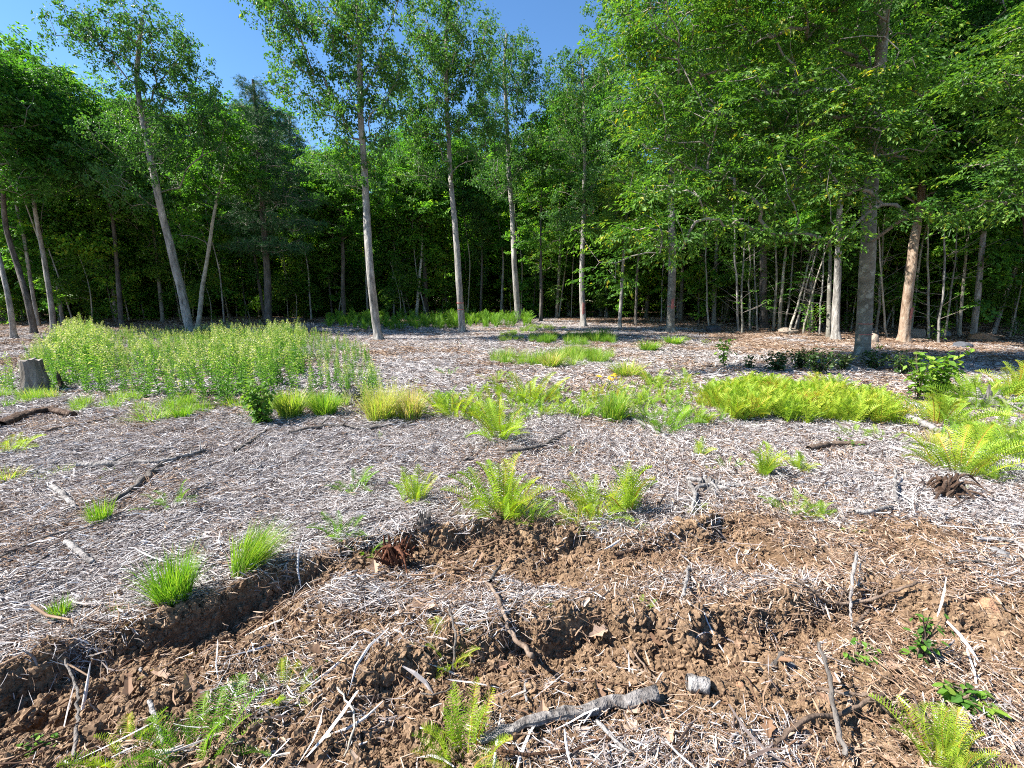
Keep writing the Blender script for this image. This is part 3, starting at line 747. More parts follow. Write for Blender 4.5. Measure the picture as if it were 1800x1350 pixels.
T('oak_tree', 'straight brown-grey oak with a dark crown, right of the red-ringed slender oak', 'tree', [(910, 566), (905, 470), (899, 370), (893, 250), (885, 120), (890, 60)], 13,
  [(890, 110, 55, 60), (930, 150, 45, 60), (870, 200, 50, 50), (920, 250, 50, 45), (880, 310, 60, 40)], 'oak', B_GREY, 5, n_att=300, sp=2, tone=.42)
T('maple_tree', 'thin straight maple stem with a low leafy crown, right of the dark-crowned oak', 'tree', [(951, 566), (951, 470), (950, 380), (953, 300)], 7,
  [(950, 320, 45, 60), (930, 420, 40, 40), (985, 400, 35, 40), (960, 240, 40, 50)], 'maple', B_DARK, 6, n_att=180, sp=3, tone=.45)
T('aspen_tree', 'narrow upright aspen with a red blaze on its trunk', 'tree', [(1025, 574), (1023, 480), (1026, 360), (1028, 240), (1025, 120)], 12,
  [(1000, 150, 40, 60), (1045, 170, 45, 90), (1000, 260, 45, 60), (1050, 300, 50, 50), (1010, 370, 60, 40)], 'oak', B_GREY, 7, n_att=320, sp=2, tone=.45, paint=[(.9, .5, -1.9, -1.1)])
T('maple_tree', 'thin maple stem left of the pair between the aspen and the flared oak', 'tree', [(1089, 577), (1094, 480), (1100, 390), (1108, 320)], 8,
  [(1100, 330, 50, 50, -1), (1075, 400, 45, 30, -1), (1120, 420, 50, 25, -2)], 'beech', B_GREY, 8, n_att=220, sp=3, tone=.6)
T('maple_tree', 'thinner crooked maple stem just left of the flared oak', 'tree', [(1117, 574), (1119, 490), (1127, 400), (1126, 330)], 6,
  [(1130, 340, 45, 40), (1150, 420, 40, 25)], 'beech', B_DARK, 9, n_att=140, sp=3, tone=.55)
T('oak_tree', 'thick straight oak with a flared base and red ring, tall crown above the right half', 'tree', [(1177, 584), (1181, 500), (1181, 400), (1179, 300), (1175, 180), (1170, 60), (1170, -60)], 17,
  [(1170, 40, 120, 80), (1110, 90, 55, 55), (1110, 190, 65, 60), (1230, 140, 90, 70), (1130, 280, 90, 50), (1220, 260, 80, 60), (1200, -50, 150, 60), (1090, 20, 35, 40)], 'oak', B_BEECH, 10, n_att=560, sp=2, tone=.48, paint=[(1.2, .03, -2.9, -.2), (1.3, .4, -1.9, -1.3)], flare=.9)
T('oak_tree', 'dark straight trunk standing among pale saplings left of the big beech', 'tree', [(1343, 578), (1342, 480), (1340, 380), (1338, 260), (1335, 120)], 15,
  [(1330, 150, 100, 80), (1370, 270, 70, 60), (1290, 280, 60, 60)], 'maple', B_DARK, 11, n_att=420, sp=3, tone=.42)
T('maple_tree', 'thin pale stem leaning right beside the dark straight trunk', 'tree', [(1369, 583), (1376, 490), (1383, 420), (1388, 350)], 7,
  [(1390, 340, 50, 50), (1360, 400, 40, 30)], 'maple', B_PALE, 12, n_att=160, sp=3, tone=.5)
T('maple_tree', 'slim grey stem pressed against a thicker trunk left of the big beech', 'tree', [(1456, 594), (1458, 500), (1460, 410), (1466, 320)], 9,
  [(1460, 300, 50, 50), (1440, 380, 35, 25)], 'maple', B_BEECH, 13, n_att=160, sp=3, tone=.48)
T('maple_tree', 'rough two-toned trunk close behind the slim grey stem', 'tree', [(1469, 598), (1470, 520), (1475, 420), (1480, 320), (1483, 200)], 16,
  [(1480, 200, 90, 80), (1440, 290, 60, 50), (1510, 300, 50, 40)], 'beech', B_GREY, 14, n_att=320, sp=3, tone=.5)
T('beech_tree', 'biggest trunk, a smooth grey beech with faint red rings standing forward at right', 'tree', [(1514, 636), (1519, 560), (1525, 470), (1530, 390), (1536, 280), (1545, 140), (1555, 0), (1560, -120)], 29,
  [(1080, 470, 60, 18, -2.2, .5), (1160, 440, 90, 18, -1.8, .5), (1260, 330, 130, 40, -1.0, .9), (1150, 330, 90, 30, -1.6, .8), (1130, 400, 110, 32, -1.8, .7), (1290, 250, 130, 60, -.8, 1.2), (1400, 310, 120, 60, -1.2, 1.0), (1300, 400, 130, 28, -1.5, .8), (1430, 410, 90, 22, -1.6, .8), (1200, 180, 120, 70, -.5, 1.3), (1120, 60, 80, 50, 0, 1.0),
   (1250, 60, 120, 70, .5, 1.5), (1400, 180, 120, 70, -.5, 1.4), (1420, 60, 130, 70, 0, 1.6), (1500, 330, 80, 60, -1.3, .6), (1540, 160, 90, 80, -1.3, .8), (1560, 240, 110, 50, -1, 1.2), (1590, 110, 80, 60, .5, 1.2), (1620, 370, 90, 18, -1.6, .7), (1500, -20, 140, 60, 0, 2), (1300, -30, 200, 50, 0, 2)],
  'beech', B_BEECH, 15, n_att=900, sp=2, tone=.46, tonesd=.18, leafs=1.2, up=.15, paint=[(1.0, .02, -2.9, -.3), (.72, .02, -2.7, -.5)], flare=.2, rtop=.5, limbth=12)
T('maple_tree', 'leaning orange-brown trunk with a red blaze, right of the big beech', 'tree', [(1588, 602), (1598, 520), (1606, 440), (1617, 360), (1625, 280), (1640, 180)], 20,
  [(1660, 180, 100, 70), (1620, 280, 70, 50), (1700, 300, 70, 60), (1560, 330, 50, 20)], 'maple', barkmat('orange_grey_bark', [(.13, .08, .05), (.30, .22, .16), (.42, .35, .28)], 9, .3, .7), 16, n_att=420, sp=3, tone=.42, paint=[(1.1, .35, -1.6, -.9)])
# left edge
T('ash_tree', 'pale thin trunk leaning out of the frame, leftmost of the clearing edge', 'tree', [(27, 604), (18, 540), (2, 470), (-15, 400), (-30, 300), (-40, 200)], 10,
  [(0, 180, 70, 60), (20, 280, 60, 60), (-40, 120, 60, 50)], 'maple', B_GREY, 17, Y=19, n_att=300, sp=3, tone=.4)
T('ash_tree', 'darker leaning trunk second from the left edge', 'tree', [(63, 598), (48, 530), (28, 460), (10, 400), (5, 300), (0, 200)], 12,
  [(20, 160, 70, 60), (60, 240, 60, 60), (-10, 300, 60, 50)], 'maple', B_DARK, 18, Y=20.5, n_att=320, sp=3, tone=.4)
T('ash_tree', 'pale grey leaning trunk third from the left edge, rising behind the tallest weeds', 'tree', [(96, 590), (88, 520), (76, 440), (62, 370), (52, 290), (50, 180)], 10,
  [(60, 150, 60, 50), (90, 220, 60, 60), (30, 260, 50, 50), (110, 300, 50, 50)], 'oak', B_GREY, 19, Y=22, n_att=340, sp=2, tone=.45)
T('ash_tree', 'dark straight stem with bright yellowish leaves, left of the leaning oak', 'tree', [(215, 580), (208, 480), (198, 380), (180, 280), (160, 200)], 9,
  [(150, 190, 70, 50), (200, 260, 70, 60), (120, 280, 50, 50), (230, 340, 50, 50)], 'maple', B_DARK, 20, Y=24, n_att=380, sp=3, tone=.6)
T('pine_tree', 'big dark white pine with feathery boughs, middle of the left wood', 'tree', [(474, 572), (470, 480), (463, 380), (456, 280), (450, 190), (446, 140)], 15,
  [(446, 160, 22, 28), (452, 205, 50, 25), (455, 250, 70, 22), (460, 300, 90, 20), (465, 345, 105, 18), (470, 390, 100, 16), (475, 430, 85, 14)], 'pine', B_DARK, 21, n_att=1100, sp=3, tone=.5, up=-.05, leafs=1.5, flare=.3)
T('pine_tree', 'smaller pointed pine against the sky, right of the big white pine', 'tree', [(520, 560), (516, 450), (512, 330), (508, 205)], 10,
  [(509, 225, 14, 22), (510, 260, 34, 20), (512, 300, 52, 20), (515, 345, 62, 18), (518, 390, 60, 16)], 'pine', B_DARK, 22, Y=31, n_att=800, sp=3, tone=.45, up=-.05, leafs=1.6, flare=.3)
T('birch_tree', 'white-barked birch leaning left in the shade beyond the clearing', 'tree', [(732, 556), (736, 500), (743, 440), (742, 380), (738, 330)], 7,
  [(730, 330, 50, 50), (700, 390, 40, 30), (760, 280, 40, 40)], 'maple', B_BIRCH, 23, Y=30, n_att=200, sp=3, tone=.5)
T('maple_tree', 'dark trunk forking above head height beside the white-barked birch', 'tree', [(748, 558), (748, 500), (745, 430), (752, 390), (756, 320), (750, 240)], 10,
  [(750, 260, 50, 50), (780, 350, 40, 40), (700, 300, 40, 50)], 'maple', B_DARK, 24, Y=30.5, n_att=260, sp=3, tone=.42)
T('maple_tree', 'dark stem midway between the big white pine and the forward pale oak', 'tree', [(605, 566), (603, 470), (601, 380), (598, 300), (596, 270)], 9,
  [(600, 290, 60, 40), (570, 350, 50, 40), (640, 340, 50, 40), (610, 410, 50, 30)], 'maple', B_DARK, 25, Y=28, n_att=300, sp=3, tone=.5)
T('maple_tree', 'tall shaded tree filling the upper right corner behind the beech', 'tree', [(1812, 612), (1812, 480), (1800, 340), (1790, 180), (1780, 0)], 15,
  [(1720, 60, 130, 80), (1680, 180, 90, 60), (1770, 200, 90, 80), (1740, 330, 80, 60), (1800, 60, 90, 80), (1650, -20, 130, 50)], 'maple', B_DARK, 26, Y=15, n_att=560, sp=3, tone=.16, tonesd=.14)  # leaf tone set low: the corner's shade is put into the leaf colour
T('beech_tree', 'young beech at the right edge holding sunlit boughs into the frame', 'tree', [(1870, 640), (1872, 520), (1868, 400), (1860, 260), (1860, 120)], 14,
  [(1760, 130, 70, 22, -.5, .5), (1720, 165, 60, 16, -.3, .4), (1760, 290, 60, 18, -.6, .5), (1740, 350, 40, 20, -.5, .5), (1850, 200, 80, 60), (1860, 60, 90, 60)], 'beech', B_BEECH, 27, Y=10, n_att=260, sp=2, tone=.62, up=.1)

# ---- trees of the wood, copied from a few kinds
def lobes_for(rg, h, z0, rad, n):
    out = []
    for i in range(n):
        t = i / (n - 1); z = z0 + (h - z0) * (t * .92 + .04); rr = rad * math.sin(math.pi * min(1, .22 + .72 * (1 - t))) 
        q = rg.uniform(0, 6.28); o = rr * .45
        out.append(((o * math.cos(q), o * math.sin(q), z), (rr * .75, rr * .75, (h - z0) / n * .75)))
    return out
protos = {}
def proto(key, name, h, z0, rad, nl, r0, kind, bark, n_att, sp, tone, seed, **kw):
    n_att = int(n_att * .52); kw['leafs'] = kw.get('leafs', 1.0) * 1.18; kw.setdefault('tonesd', .17); rg = np.random.default_rng(seed)
    tr = [(0, 0, 0), (rg.normal(0, .15), rg.normal(0, .15), h * .35), (rg.normal(0, .3), rg.normal(0, .3), h * .7), (rg.normal(0, .3), 0, h * .97)]
    t = build_tree(name, tr, r0, lobes_for(rg, h, z0, rad, nl), kind, bark, n_att=n_att, sp=sp, tone=tone, seed=seed, split=False, rtop=.2, **kw)
    t.location = (0, 400, 0); protos[key] = t; return t
proto('m1', 'maple_tree', 15, 3, 2.5, 7, .12, 'maple', B_GREY, 420, 3, .42, 101, leafs=1.15)
proto('m2', 'maple_tree', 14, 1.8, 2.3, 7, .10, 'maple', B_GREY, 420, 3, .50, 102, leafs=1.15)
proto('o1', 'oak_tree', 16, 4.5, 2.8, 6, .15, 'oak', B_DARK, 460, 3, .42, 103, leafs=1.15)
proto('b1', 'beech_tree', 13, 1.6, 2.5, 6, .11, 'beech', B_BEECH, 420, 3, .50, 104, leafs=1.15, up=.1)
proto('p1', 'pine_tree', 16, 5, 2.6, 9, .16, 'pine', B_DARK, 800, 3, .45, 105, leafs=1.7, up=-.05)
proto('s1', 'maple_sapling', 5.5, .8, 1.5, 4, .035, 'maple', B_DARK, 150, 3, .66, 106)
proto('s2', 'beech_sapling', 4.2, .5, 1.4, 4, .03, 'beech', B_PALE, 140, 3, .62, 107, up=.1)
proto('s3', 'maple_sapling', 7.5, 2.0, 1.4, 5, .04, 'maple', B_GREY, 170, 3, .62, 108)
proto('t1', 'slender_tree', 12, 7.5, 1.4, 4, .05, 'maple', B_PALE, 170, 3, .45, 109)

SKYL = ([0, 60, 130, 200, 260, 330, 400, 430, 480, 530, 560, 640, 700, 780, 860, 930, 960, 1000, 1040, 1100, 1300, 1900], [105, 95, 140, 190, 200, 200, 200, 190, 220, 245, 270, 265, 255, 250, 255, 230, 200, 130, 100, 40, -20, -150])
def zone_(u):
    return 'left' if u < 560 else ('middle' if u < 1050 else 'right')
ZW = {'left': 'left of the pale forward oak', 'middle': 'behind the middle of the clearing', 'right': 'behind the big beech at right'}
KW = {'maple_tree': 'shaded leafy maple', 'oak_tree': 'dark-crowned oak', 'beech_tree': 'layered green beech', 'pine_tree': 'dark needled pine', 'maple_sapling': 'leafy maple sapling', 'beech_sapling': 'low leafy beech sapling', 'slender_tree': 'thin bare-stemmed tree'}
used = set(); placed = [(t.location.x, t.location.y) for t in trees]
def put(key, x, y, s, rowword, sx=1.0):
    p = protos[key]
    if key in used: o = copy_tree(p)
    else: o = p; used.add(key)
    o.location = (x, y, Hs(x, y) - .05); k = s * random.uniform(.92, 1.08)
    o.scale = (k * sx, k * sx, s); o.rotation_euler = (random.gauss(0, .025), random.gauss(0, .025), random.uniform(0, 6.28))
    base = o.name.split('.')[0]; u = 900 + F * x / y
    cat = 'sapling' if 'sapling' in base else 'tree'
    lm = min(LM, key=lambda q: abs(q[0] - u)); side = 'left' if u < lm[0] else 'right'
    tag(o, 'x', cat, base.replace('_', ' ') + 's of the wood ' + rowword)
    WOOD.append((KW[base], rowword, f'{side} of {lm[1]}', y, o))
    return o
LM = [(120, 'the tallest weeds'), (320, 'the leaning oak'), (470, 'the big white pine'), (650, 'the forward pale oak'), (805, 'the red-ringed oak'), (905, 'the dark-crowned oak'), (1025, 'the blazed aspen'), (1180, 'the flared oak'), (1342, 'the dark straight trunk'), (1520, 'the big beech'), (1605, 'the orange-brown trunk')]
WOOD = []
ORD = ['nearest', 'second nearest', 'third nearest', 'fourth nearest', 'fifth nearest', 'sixth nearest', 'seventh nearest', 'eighth nearest', 'ninth nearest', 'tenth nearest', 'eleventh nearest', 'twelfth nearest', 'thirteenth nearest', 'fourteenth nearest', 'fifteenth nearest', 'farthest']
def label_wood():
    d = {}
    for k in WOOD: d.setdefault(k[:3], []).append(k)
    for (kw, rw, sd_), L in d.items():
        L.sort(key=lambda k: k[3])
        for i, k in enumerate(L): k[4]['label'] = f'{kw} {rw} {sd_}' if len(L) == 1 else f'{ORD[min(i, 15)]} {kw} {rw} {sd_}'
def edge_y(x): return float(np.interp(x, [-45, -24, -14, 0, 8, 14, 18, 24, 40], [20, 22, 25.5, 30, 26, 21, 17.5, 14, 13]))
rgF = np.random.default_rng(11)
def try_put(n, keys, probs, d0, d1, gap, hmax, rowword, base_h, sxr=(1, 1)):
    k = 0; tries = 0
    while k < n and tries < n * 30:
        tries += 1
        y = rgF.uniform(15, 75); x = rgF.uniform(-1.25, 1.35) * y
        if x > 45 or x < -60: continue
        d = y - edge_y(x)
        if not (d0 <= d <= d1): continue
        if any((x - a) ** 2 + (y - b) ** 2 < gap * gap for a, b in placed): continue
        key = rgF.choice(keys, p=probs); h = base_h[key]
        u = 900 + F * x / y; allow = 1.6 - .3 + (530 - np.interp(u, *SKYL)) / F * y - Hs(x, y)
        s = min(hmax[1] * rgF.uniform(hmax[0], 1), allow / h * rgF.uniform(.82, 1.0))
        placed.append((x, y)); put(str(key), x, y, s, rowword, rgF.uniform(*sxr)); k += 1
BH = {'m1': 15, 'm2': 14, 'o1': 16, 'b1': 13, 'p1': 16, 't1': 12, 's1': 5.5, 's2': 4.2, 's3': 7.5}
try_put(32, ['m1', 'm2', 'o1', 'b1', 'p1', 't1'], [.26, .24, .12, .16, .12, .10], .8, 6, 1.6, (.8, 1.15), 'in the front rows', BH, (.85, 1.1))
try_put(28, ['m1', 'm2', 'o1', 'b1', 'p1'], [.3, .25, .15, .15, .15], 6, 17, 2.0, (.85, 1.3), 'in the middle rows', BH, (1.0, 1.3))
try_put(34, ['m1', 'o1', 'b1', 'p1'], [.35, .2, .2, .25], 17, 42, 2.4, (.9, 1.6), 'far back in the wood', BH, (1.2, 1.6))
try_put(96, ['s1', 's2', 's3', 't1'], [.28, .14, .32, .26], .6, 9, .8, (.7, 1.2), 'at the shady edge', BH)
try_put(44, ['s1', 's3'], [.5, .5], 9, 26, 1.4, (.9, 1.5), 'deep in shade', BH, (1.2, 1.6))

label_wood()
def far_wood():
    ms = []
    for key in ('m1', 'o1', 'b1', 'p1', 'm2'):
        ms.append([c.data for c in protos[key].children if c.name.startswith('foliage')][0])
    # two belts of crowns beyond the countable trees, and the leafy scrub under them
    xs, ys, sc, ix = [], [], [], []
    for i in range(420):
        y = rgF.uniform(62, 125); x = rgF.uniform(-1.5, 1.5) * y
        u = 900 + F * x / y; allow = 1.6 + (530 - np.interp(u, *SKYL)) / F * y - Hs(x, y)
        xs.append(x); ys.append(y); sc.append(min(rgF.uniform(1.0, 1.5), allow / 16 * .95)); ix.append(rgF.integers(0, 5))
    xs, ys, sc = map(np.array, (xs, ys, sc)); n = len(xs)
    scatter('far_wood', ms, np.stack([xs, ys, H(xs, ys) - 1.5 * sc], 1), np.stack([0 * xs, 0 * xs, rgF.uniform(0, 6.28, n)], 1), sc, ix, 'dense dark wood closing the view behind the nearer trees', 'wood')
    ms = [[c.data for c in protos[key].children if c.name.startswith('foliage')][0] for key in ('s1', 's2', 's3')]
    xs, ys, sc = [], [], []
    while len(xs) < 900:
        y = rgF.uniform(18, 80); x = rgF.uniform(-1.4, 1.4) * y; d = y - edge_y(x)
        if d < 3 + 5 * (x > 8): continue
        xs.append(x); ys.append(y); sc.append(rgF.uniform(.6, 1.0) * (1 + d / 45))
    for i in range(320):
        y = rgF.uniform(48, 66); xs.append(rgF.uniform(-1.4, 1.4) * y); ys.append(y); sc.append(rgF.uniform(1.3, 2.1))
    xs, ys, sc = map(np.array, (xs, ys, sc)); n = len(xs)
    scatter('woodland_scrub', ms, np.stack([xs, ys, H(xs, ys) - .4 * sc], 1), np.stack([0 * xs, 0 * xs, rgF.uniform(0, 6.28, n)], 1), sc, rgF.integers(0, 2, n), 'shaded leafy scrub growing under the trees of the wood', 'scrub')
far_wood()
# pale crowded poles right of centre
def pole(u, v, u2, v2, wpx, Y, label, i):
    base = at(u, v, Y); base[2] = Hs(base[0], base[1]); top = at(u2, v2, Y + random.uniform(-.5, .8)) 
    ext = top + (top - base) * .25
    path = smooth_path([base * 0, (top - base) * .5 + np.array([random.gauss(0, .05), 0, 0]), ext - base], .4)
    t = empty('bare_sapling', base); tag(t, label, 'sapling', 'pale bare saplings among the trees at right')
    path[1:, :2] += .05 * np.stack([fbm(path[1:, 2] * .9 + i * 7, path[1:, 2] * 0, 3, 50), fbm(path[1:, 2] * .9 + i * 7, path[1:, 2] * 0 + 5, 3, 51)], 1) * 2
    V, Fq = tube(path, np.linspace(wpx * Y / F * .42, wpx * Y / F * .2, len(path)), 7, i, .12)
    obj('trunk', quad_mesh('trunk', V, Fq, [B_GREY, B_BEECH, B_PALE][i % 3]), t)
    A, B, ra, rb = [], [], [], []
    for k in range(12):
        j = random.randrange(2, len(path) - 1); a = path[j]; q = random.uniform(0, 6.28); L = random.uniform(.3, .9)
        b = a + np.array([math.cos(q) * L, math.sin(q) * L, L * random.uniform(.1, .9)]); c = b + np.array([math.cos(q + .4) * L * .5, math.sin(q + .4) * L * .5, L * .3])
        A += [a, b]; B += [b, c]; ra += [.009, .006]; rb += [.006, .002]
    tag(obj('twigs', edges_mesh('twigs', np.array(A), np.array(B), np.array(ra), np.array(rb), 4, B_TWIG), t), kind='stuff')
    C = np.array(B[1::2]); az = np.array([random.uniform(0, 6.28) for _ in C]); tv, tf, tt = SPR['beech'][i % 5]
    v, f, tn = place(tv, tf, tt, rotz(az), np.full(len(C), .8), C, np.full(len(C), .5)); tag(obj('foliage', mesh_np('foliage', v, f, np.clip(tn, .02, .93), M_MID), t), kind='stuff')
PL = [(1298, 580, 1291, 400, 5, 21), (1305, 580, 1308, 440, 5, 20.5), (1318, 580, 1316, 420, 4, 22), (1332, 578, 1328, 440, 4, 21.5), (1360, 580, 1364, 400, 5, 21), (1388, 582, 1425, 450, 5, 20), (1395, 582, 1436, 440, 4, 20.5),
      (1402, 582, 1408, 430, 4, 22), (1412, 584, 1448, 455, 4, 20), (1380, 582, 1398, 420, 4, 21.5), (1428, 585, 1432, 420, 4, 20), (1246, 580, 1242, 410, 4, 23), (1440, 588, 1452, 440, 4, 19.5), (1540, 592, 1552, 420, 5, 19), (1560, 596, 1548, 440, 4, 18.5), (1650, 600, 1658, 430, 5, 17), (1660, 600, 1680, 440, 4, 17.5), (1632, 600, 1634, 420, 5, 18)]
WORDS = ['leftmost bare pale sapling left of the dark straight trunk', 'bare pale sapling right beside the leftmost bare one', 'thin bare sapling a step left of the dark straight trunk', 'thinnest bare pole touching the left side of the dark straight trunk',
         'bare pale pole just right of the dark straight trunk', 'slanting pale pole leaning right, longest of the leaning ones', 'slanting whitish pole right behind the longest leaning one', 'upright thin pole crossing the leaning pale poles', 'lowest slanting pole, rightmost of the leaning ones',
         'slightly slanting thin pole left of the leaning pair', 'upright pale pole between leaning poles and the slim grey stem', 'single thin pole right of the flared oak', 'thin pole nearest the slim grey stem on its left', 'pale pole just right of the big beech', 'left-leaning pole between the big beech and the orange-brown trunk',
         'pale pole right of the orange-brown trunk, second one', 'right-leaning thin pole farthest right in the shade', 'pale pole nearest the orange-brown trunk on its right']
for i, (p, wd) in enumerate(zip(PL, WORDS)): pole(*p, wd, i)

litter()

# ------------------------------------------------------------ low plants
def plant_at(name, u, v, label, cat, group=None):
    g = gp(u, v); z = Hs(g[0], g[1]); t = empty(name, (g[0], g[1], z - .005)); tag(t, label, cat, group)
    return t, mppf(g), g
# ferns: fronds with paired leaflets
def frond_mesh(nm, n=15, L=1.0, wide=.2, fine=True):
    parts = []
    for k in range(n):
        t = .14 + .86 * k / n; wl = wide * (math.sin(math.pi * min(1, t * .78 + .2)) ** .9 + .06) * (1.1 - .25 * random.random())
        cx = L * t * (1 - .18 * t * t); cz = .62 * L * (t - .75 * t * t)
        tang = math.atan2(.62 * (1 - 1.5 * t), 1 - .54 * t * t)
        for s in (-1, 1):
            m = 7 if fine else 3
            for j in range(m):       # leaflets along the pinna
                q = (j + .5) / m; ww = .0125 * L * (1 - .6 * q) * (1.0 if fine else 1.4); ll = wl * L
                px = q * ll
                a = np.array([[px, -ww, 0], [px + ll / m * .75, 0, .006], [px, ww, 0], [px - ll / m * .45, 0, -.004]])
                M = np.array(Euler((0, -.12 - .35 * q, s * (1.15 + random.gauss(0, .07)))).to_matrix())
                vv = a @ M.T; 
                Rz = np.array(Euler((0, -tang, 0)).to_matrix()); vv = vv @ Rz.T + np.array([cx, 0, cz])
                parts.append((vv, np.array([(0, 1, 3), (1, 2, 3)]), np.full(2, random.gauss(0, .06) + .10 * t)))
    # rachis
    ts = np.linspace(0, 1, 8); pth = np.stack([L * ts * (1 - .18 * ts * ts), 0 * ts, .62 * L * (ts - .75 * ts * ts)], 1)
    V, Fq = tube(pth, np.linspace(.010, .002, 8) * L, 3)
    tri = np.vstack([Fq[:, [0, 1, 2]], Fq[:, [0, 2, 3]]])
    parts.append((V, tri, np.full(len(tri), .25)))
    return merge(parts)
FR = {}
for key, base in (('g', .38), ('y', .71), ('b', .60)):
    FR[key] = []
    for i in range(4):
        v, f, t = frond_mesh('frond', 17 + i, 1.0, .13 + .015 * i); FR[key].append(mesh_np('frond', v, f, np.clip(t + base, .02, .95), M_FERN))
def fern(u, v, hpx, wpx, n, tone, label, upright=.6, group='ferns in the clearing', name='fern'):
    t, mpp, g = plant_at(name, u, v, label, 'fern', group)
    h = hpx * mpp; wdt = wpx * mpp
    n = int(n * 2.4)
    for k in range(n):
        q = k / n * 6.283 + random.gauss(0, .35); me = random.choice(FR[tone])
        L = max(h * random.uniform(.5, 1.35), wdt * .26)
        o = bpy.data.objects.new('frond', me); COL.objects.link(o); o.parent = t
        r_ = wdt * .28 * math.sqrt(random.random()) if wdt > h else wdt * .1 * random.random()
        o.location = (r_ * math.cos(q), r_ * math.sin(q), -.01)
        k_ = random.uniform(.8, 1.2); o.scale = (L, L * k_, L * random.uniform(.8, 1.3)); o.rotation_euler = (random.gauss(0, .35), -random.uniform(upright * .3, upright * 1.6), q)
    return t
FERNS = [
 (880, 772, 75, 90, 16, 'y', 'bright yellow-green fern clump, lowest of the middle green strip'), (797, 735, 55, 110, 16, 'y', 'wide yellow-green fern patch right of the pale seeding grass'), (846, 738, 50, 60, 10, 'y', 'small fern between the wide patch and the lowest bright clump'),
 (935, 708, 55, 110, 16, 'y', 'spread of yellow-green ferns above and right of the lowest bright clump'), (950, 735, 35, 70, 9, 'b', 'low green ferns just right of the lowest bright clump'), (872, 674, 28, 55, 8, 'y', 'small far fern alone above the middle green strip'), (1125, 715, 40, 80, 10, 'b', 'green ferns behind the dark arching bracken'),
 (1165, 760, 60, 110, 9, 'g', 'dark arching bracken fern with broad fronds, left of the fern bed'), (1215, 745, 40, 80, 9, 'b', 'fern touching the left end of the fern bed'), (620, 868, 48, 55, 8, 'g', 'small green fern alone on the chips below the dark twig'), (728, 886, 62, 65, 10, 'y', 'upright two-tone fern left of the large straggling patch'),
 (885, 915, 95, 100, 16, 'y', 'tall part of the large straggling fern patch on the rut bank'), (835, 912, 45, 70, 9, 'y', 'left end of the straggling fern patch on the rut bank'), (930, 925, 50, 80, 11, 'b', 'right end of the straggling fern patch on the rut bank'),
 (1045, 905, 80, 90, 14, 'y', 'feathery yellow fern with upright fronds on the rut bank'), (1105, 905, 95, 45, 7, 'y', 'tall single-stemmed fern beside the feathery yellow one'), (1020, 935, 45, 70, 9, 'y', 'yellowed low fern at the foot of the feathery one'), (1110, 935, 28, 70, 7, 'b', 'low green fern right of the yellowed one'),
 (1340, 848, 65, 60, 12, 'y', 'upright fern, left one of a pair below the fern bed'), (1404, 836, 50, 50, 11, 'y', 'round bushy fern, right one of a pair below the fern bed'), (1228, 808, 45, 20, 4, 'y', 'tiny upright fern standing alone left of the pair'), (1280, 828, 28, 55, 7, 'b', 'low creeping fern between the tiny upright one and the pair'),
 (305, 896, 42, 85, 10, 'g', 'feathery green fern on chips at left, below the grey curved branch'), (602, 950, 58, 60, 8, 'g', 'tall green fern left of the red rotten stump'), (640, 965, 40, 60, 8, 'g', 'bushy green fern touching the red rotten stump'), (500, 1228, 55, 100, 14, 'y', 'yellow fern growing from the bare soil at lower left'),
 (552, 1195, 32, 25, 3, 'g', 'two little fronds right above the yellow soil fern'), (785, 1150, 60, 95, 12, 'y', 'yellow fern beside a dark upright twig in the middle foreground'), (1665, 1345, 100, 110, 16, 'y', 'brilliant lime fern at the lower right corner'), (1392, 905, 45, 70, 7, 'b', 'thin feathery fern above the right-hand rut'),
 (1440, 912, 45, 45, 7, 'b', 'fern with two raised fronds right of the thin feathery one'), (1470, 925, 25, 110, 9, 'y', 'flat bright fern spreading along the edge of the right rut'), (1130, 1072, 25, 60, 6, 'b', 'tiny fern on the chips right of centre'), (955, 1080, 32, 40, 4, 'g', 'two tiny fronds in the chips at centre'),
 (225, 1348, 75, 95, 11, 'y', 'yellow-tipped fern cut by the bottom edge at left'), (355, 1345, 100, 160, 17, 'g', 'big dark green fern cut by the bottom edge at left'), (820, 1352, 100, 140, 16, 'y', 'fern beside the left end of the split grey log'), (1225, 912, 28, 25, 4, 'y', 'tiny yellow fern on the crumbling rut edge'),
 (15, 800, 45, 60, 8, 'y', 'yellow-green fern cut by the left edge of the frame'), (1740, 852, 35, 35, 6, 'b', 'small upright fern alone at right below the large bright fern'), (1685, 832, 90, 120, 20, 'y', 'large bright fern with arching fronds at right'), (1775, 805, 80, 110, 18, 'b', 'dense green fern at the right edge'),
 (1650, 750, 70, 80, 11, 'y', 'fern rising between the sapling and the large bright fern'), (1720, 720, 70, 110, 16, 'b', 'fern mass in front of the pale rotten stump at right'), (1780, 700, 70, 70, 12, 'y', 'tall fern at the right edge above the dense green one'), (790, 660, 25, 30, 4, 'g', 'wispy far plant like a fern left of the small far fern'),
 (1080, 685, 25, 50, 6, 'y', 'fern fringe under the yellow flowers'), (1150, 675, 35, 50, 8, 'y', 'yellowish fern in the far part right of the flowers'), (1205, 680, 32, 60, 8, 'y', 'yellow fern just above the left end of the fern bed'), (1430, 740, 30, 80, 9, 'y', 'yellow low fern in front of the fern bed'),
 (1000, 800, 18, 30, 3, 'g', 'tiny sprout near the dark root in the middle'), (1500, 770, 28, 60, 7, 'b', 'low green plant patch under the right half of the fern bed'), (1550, 780, 35, 70, 7, 'b', 'green feathery plant under the right end of the fern bed'), (1100, 1352, 22, 30, 3, 'b', 'small frond at the bottom edge near the log'),
]
for fdef in FERNS:
    tall = fdef[2] > fdef[3] * .9
    fern(*fdef, upright=.95 if tall else .6)

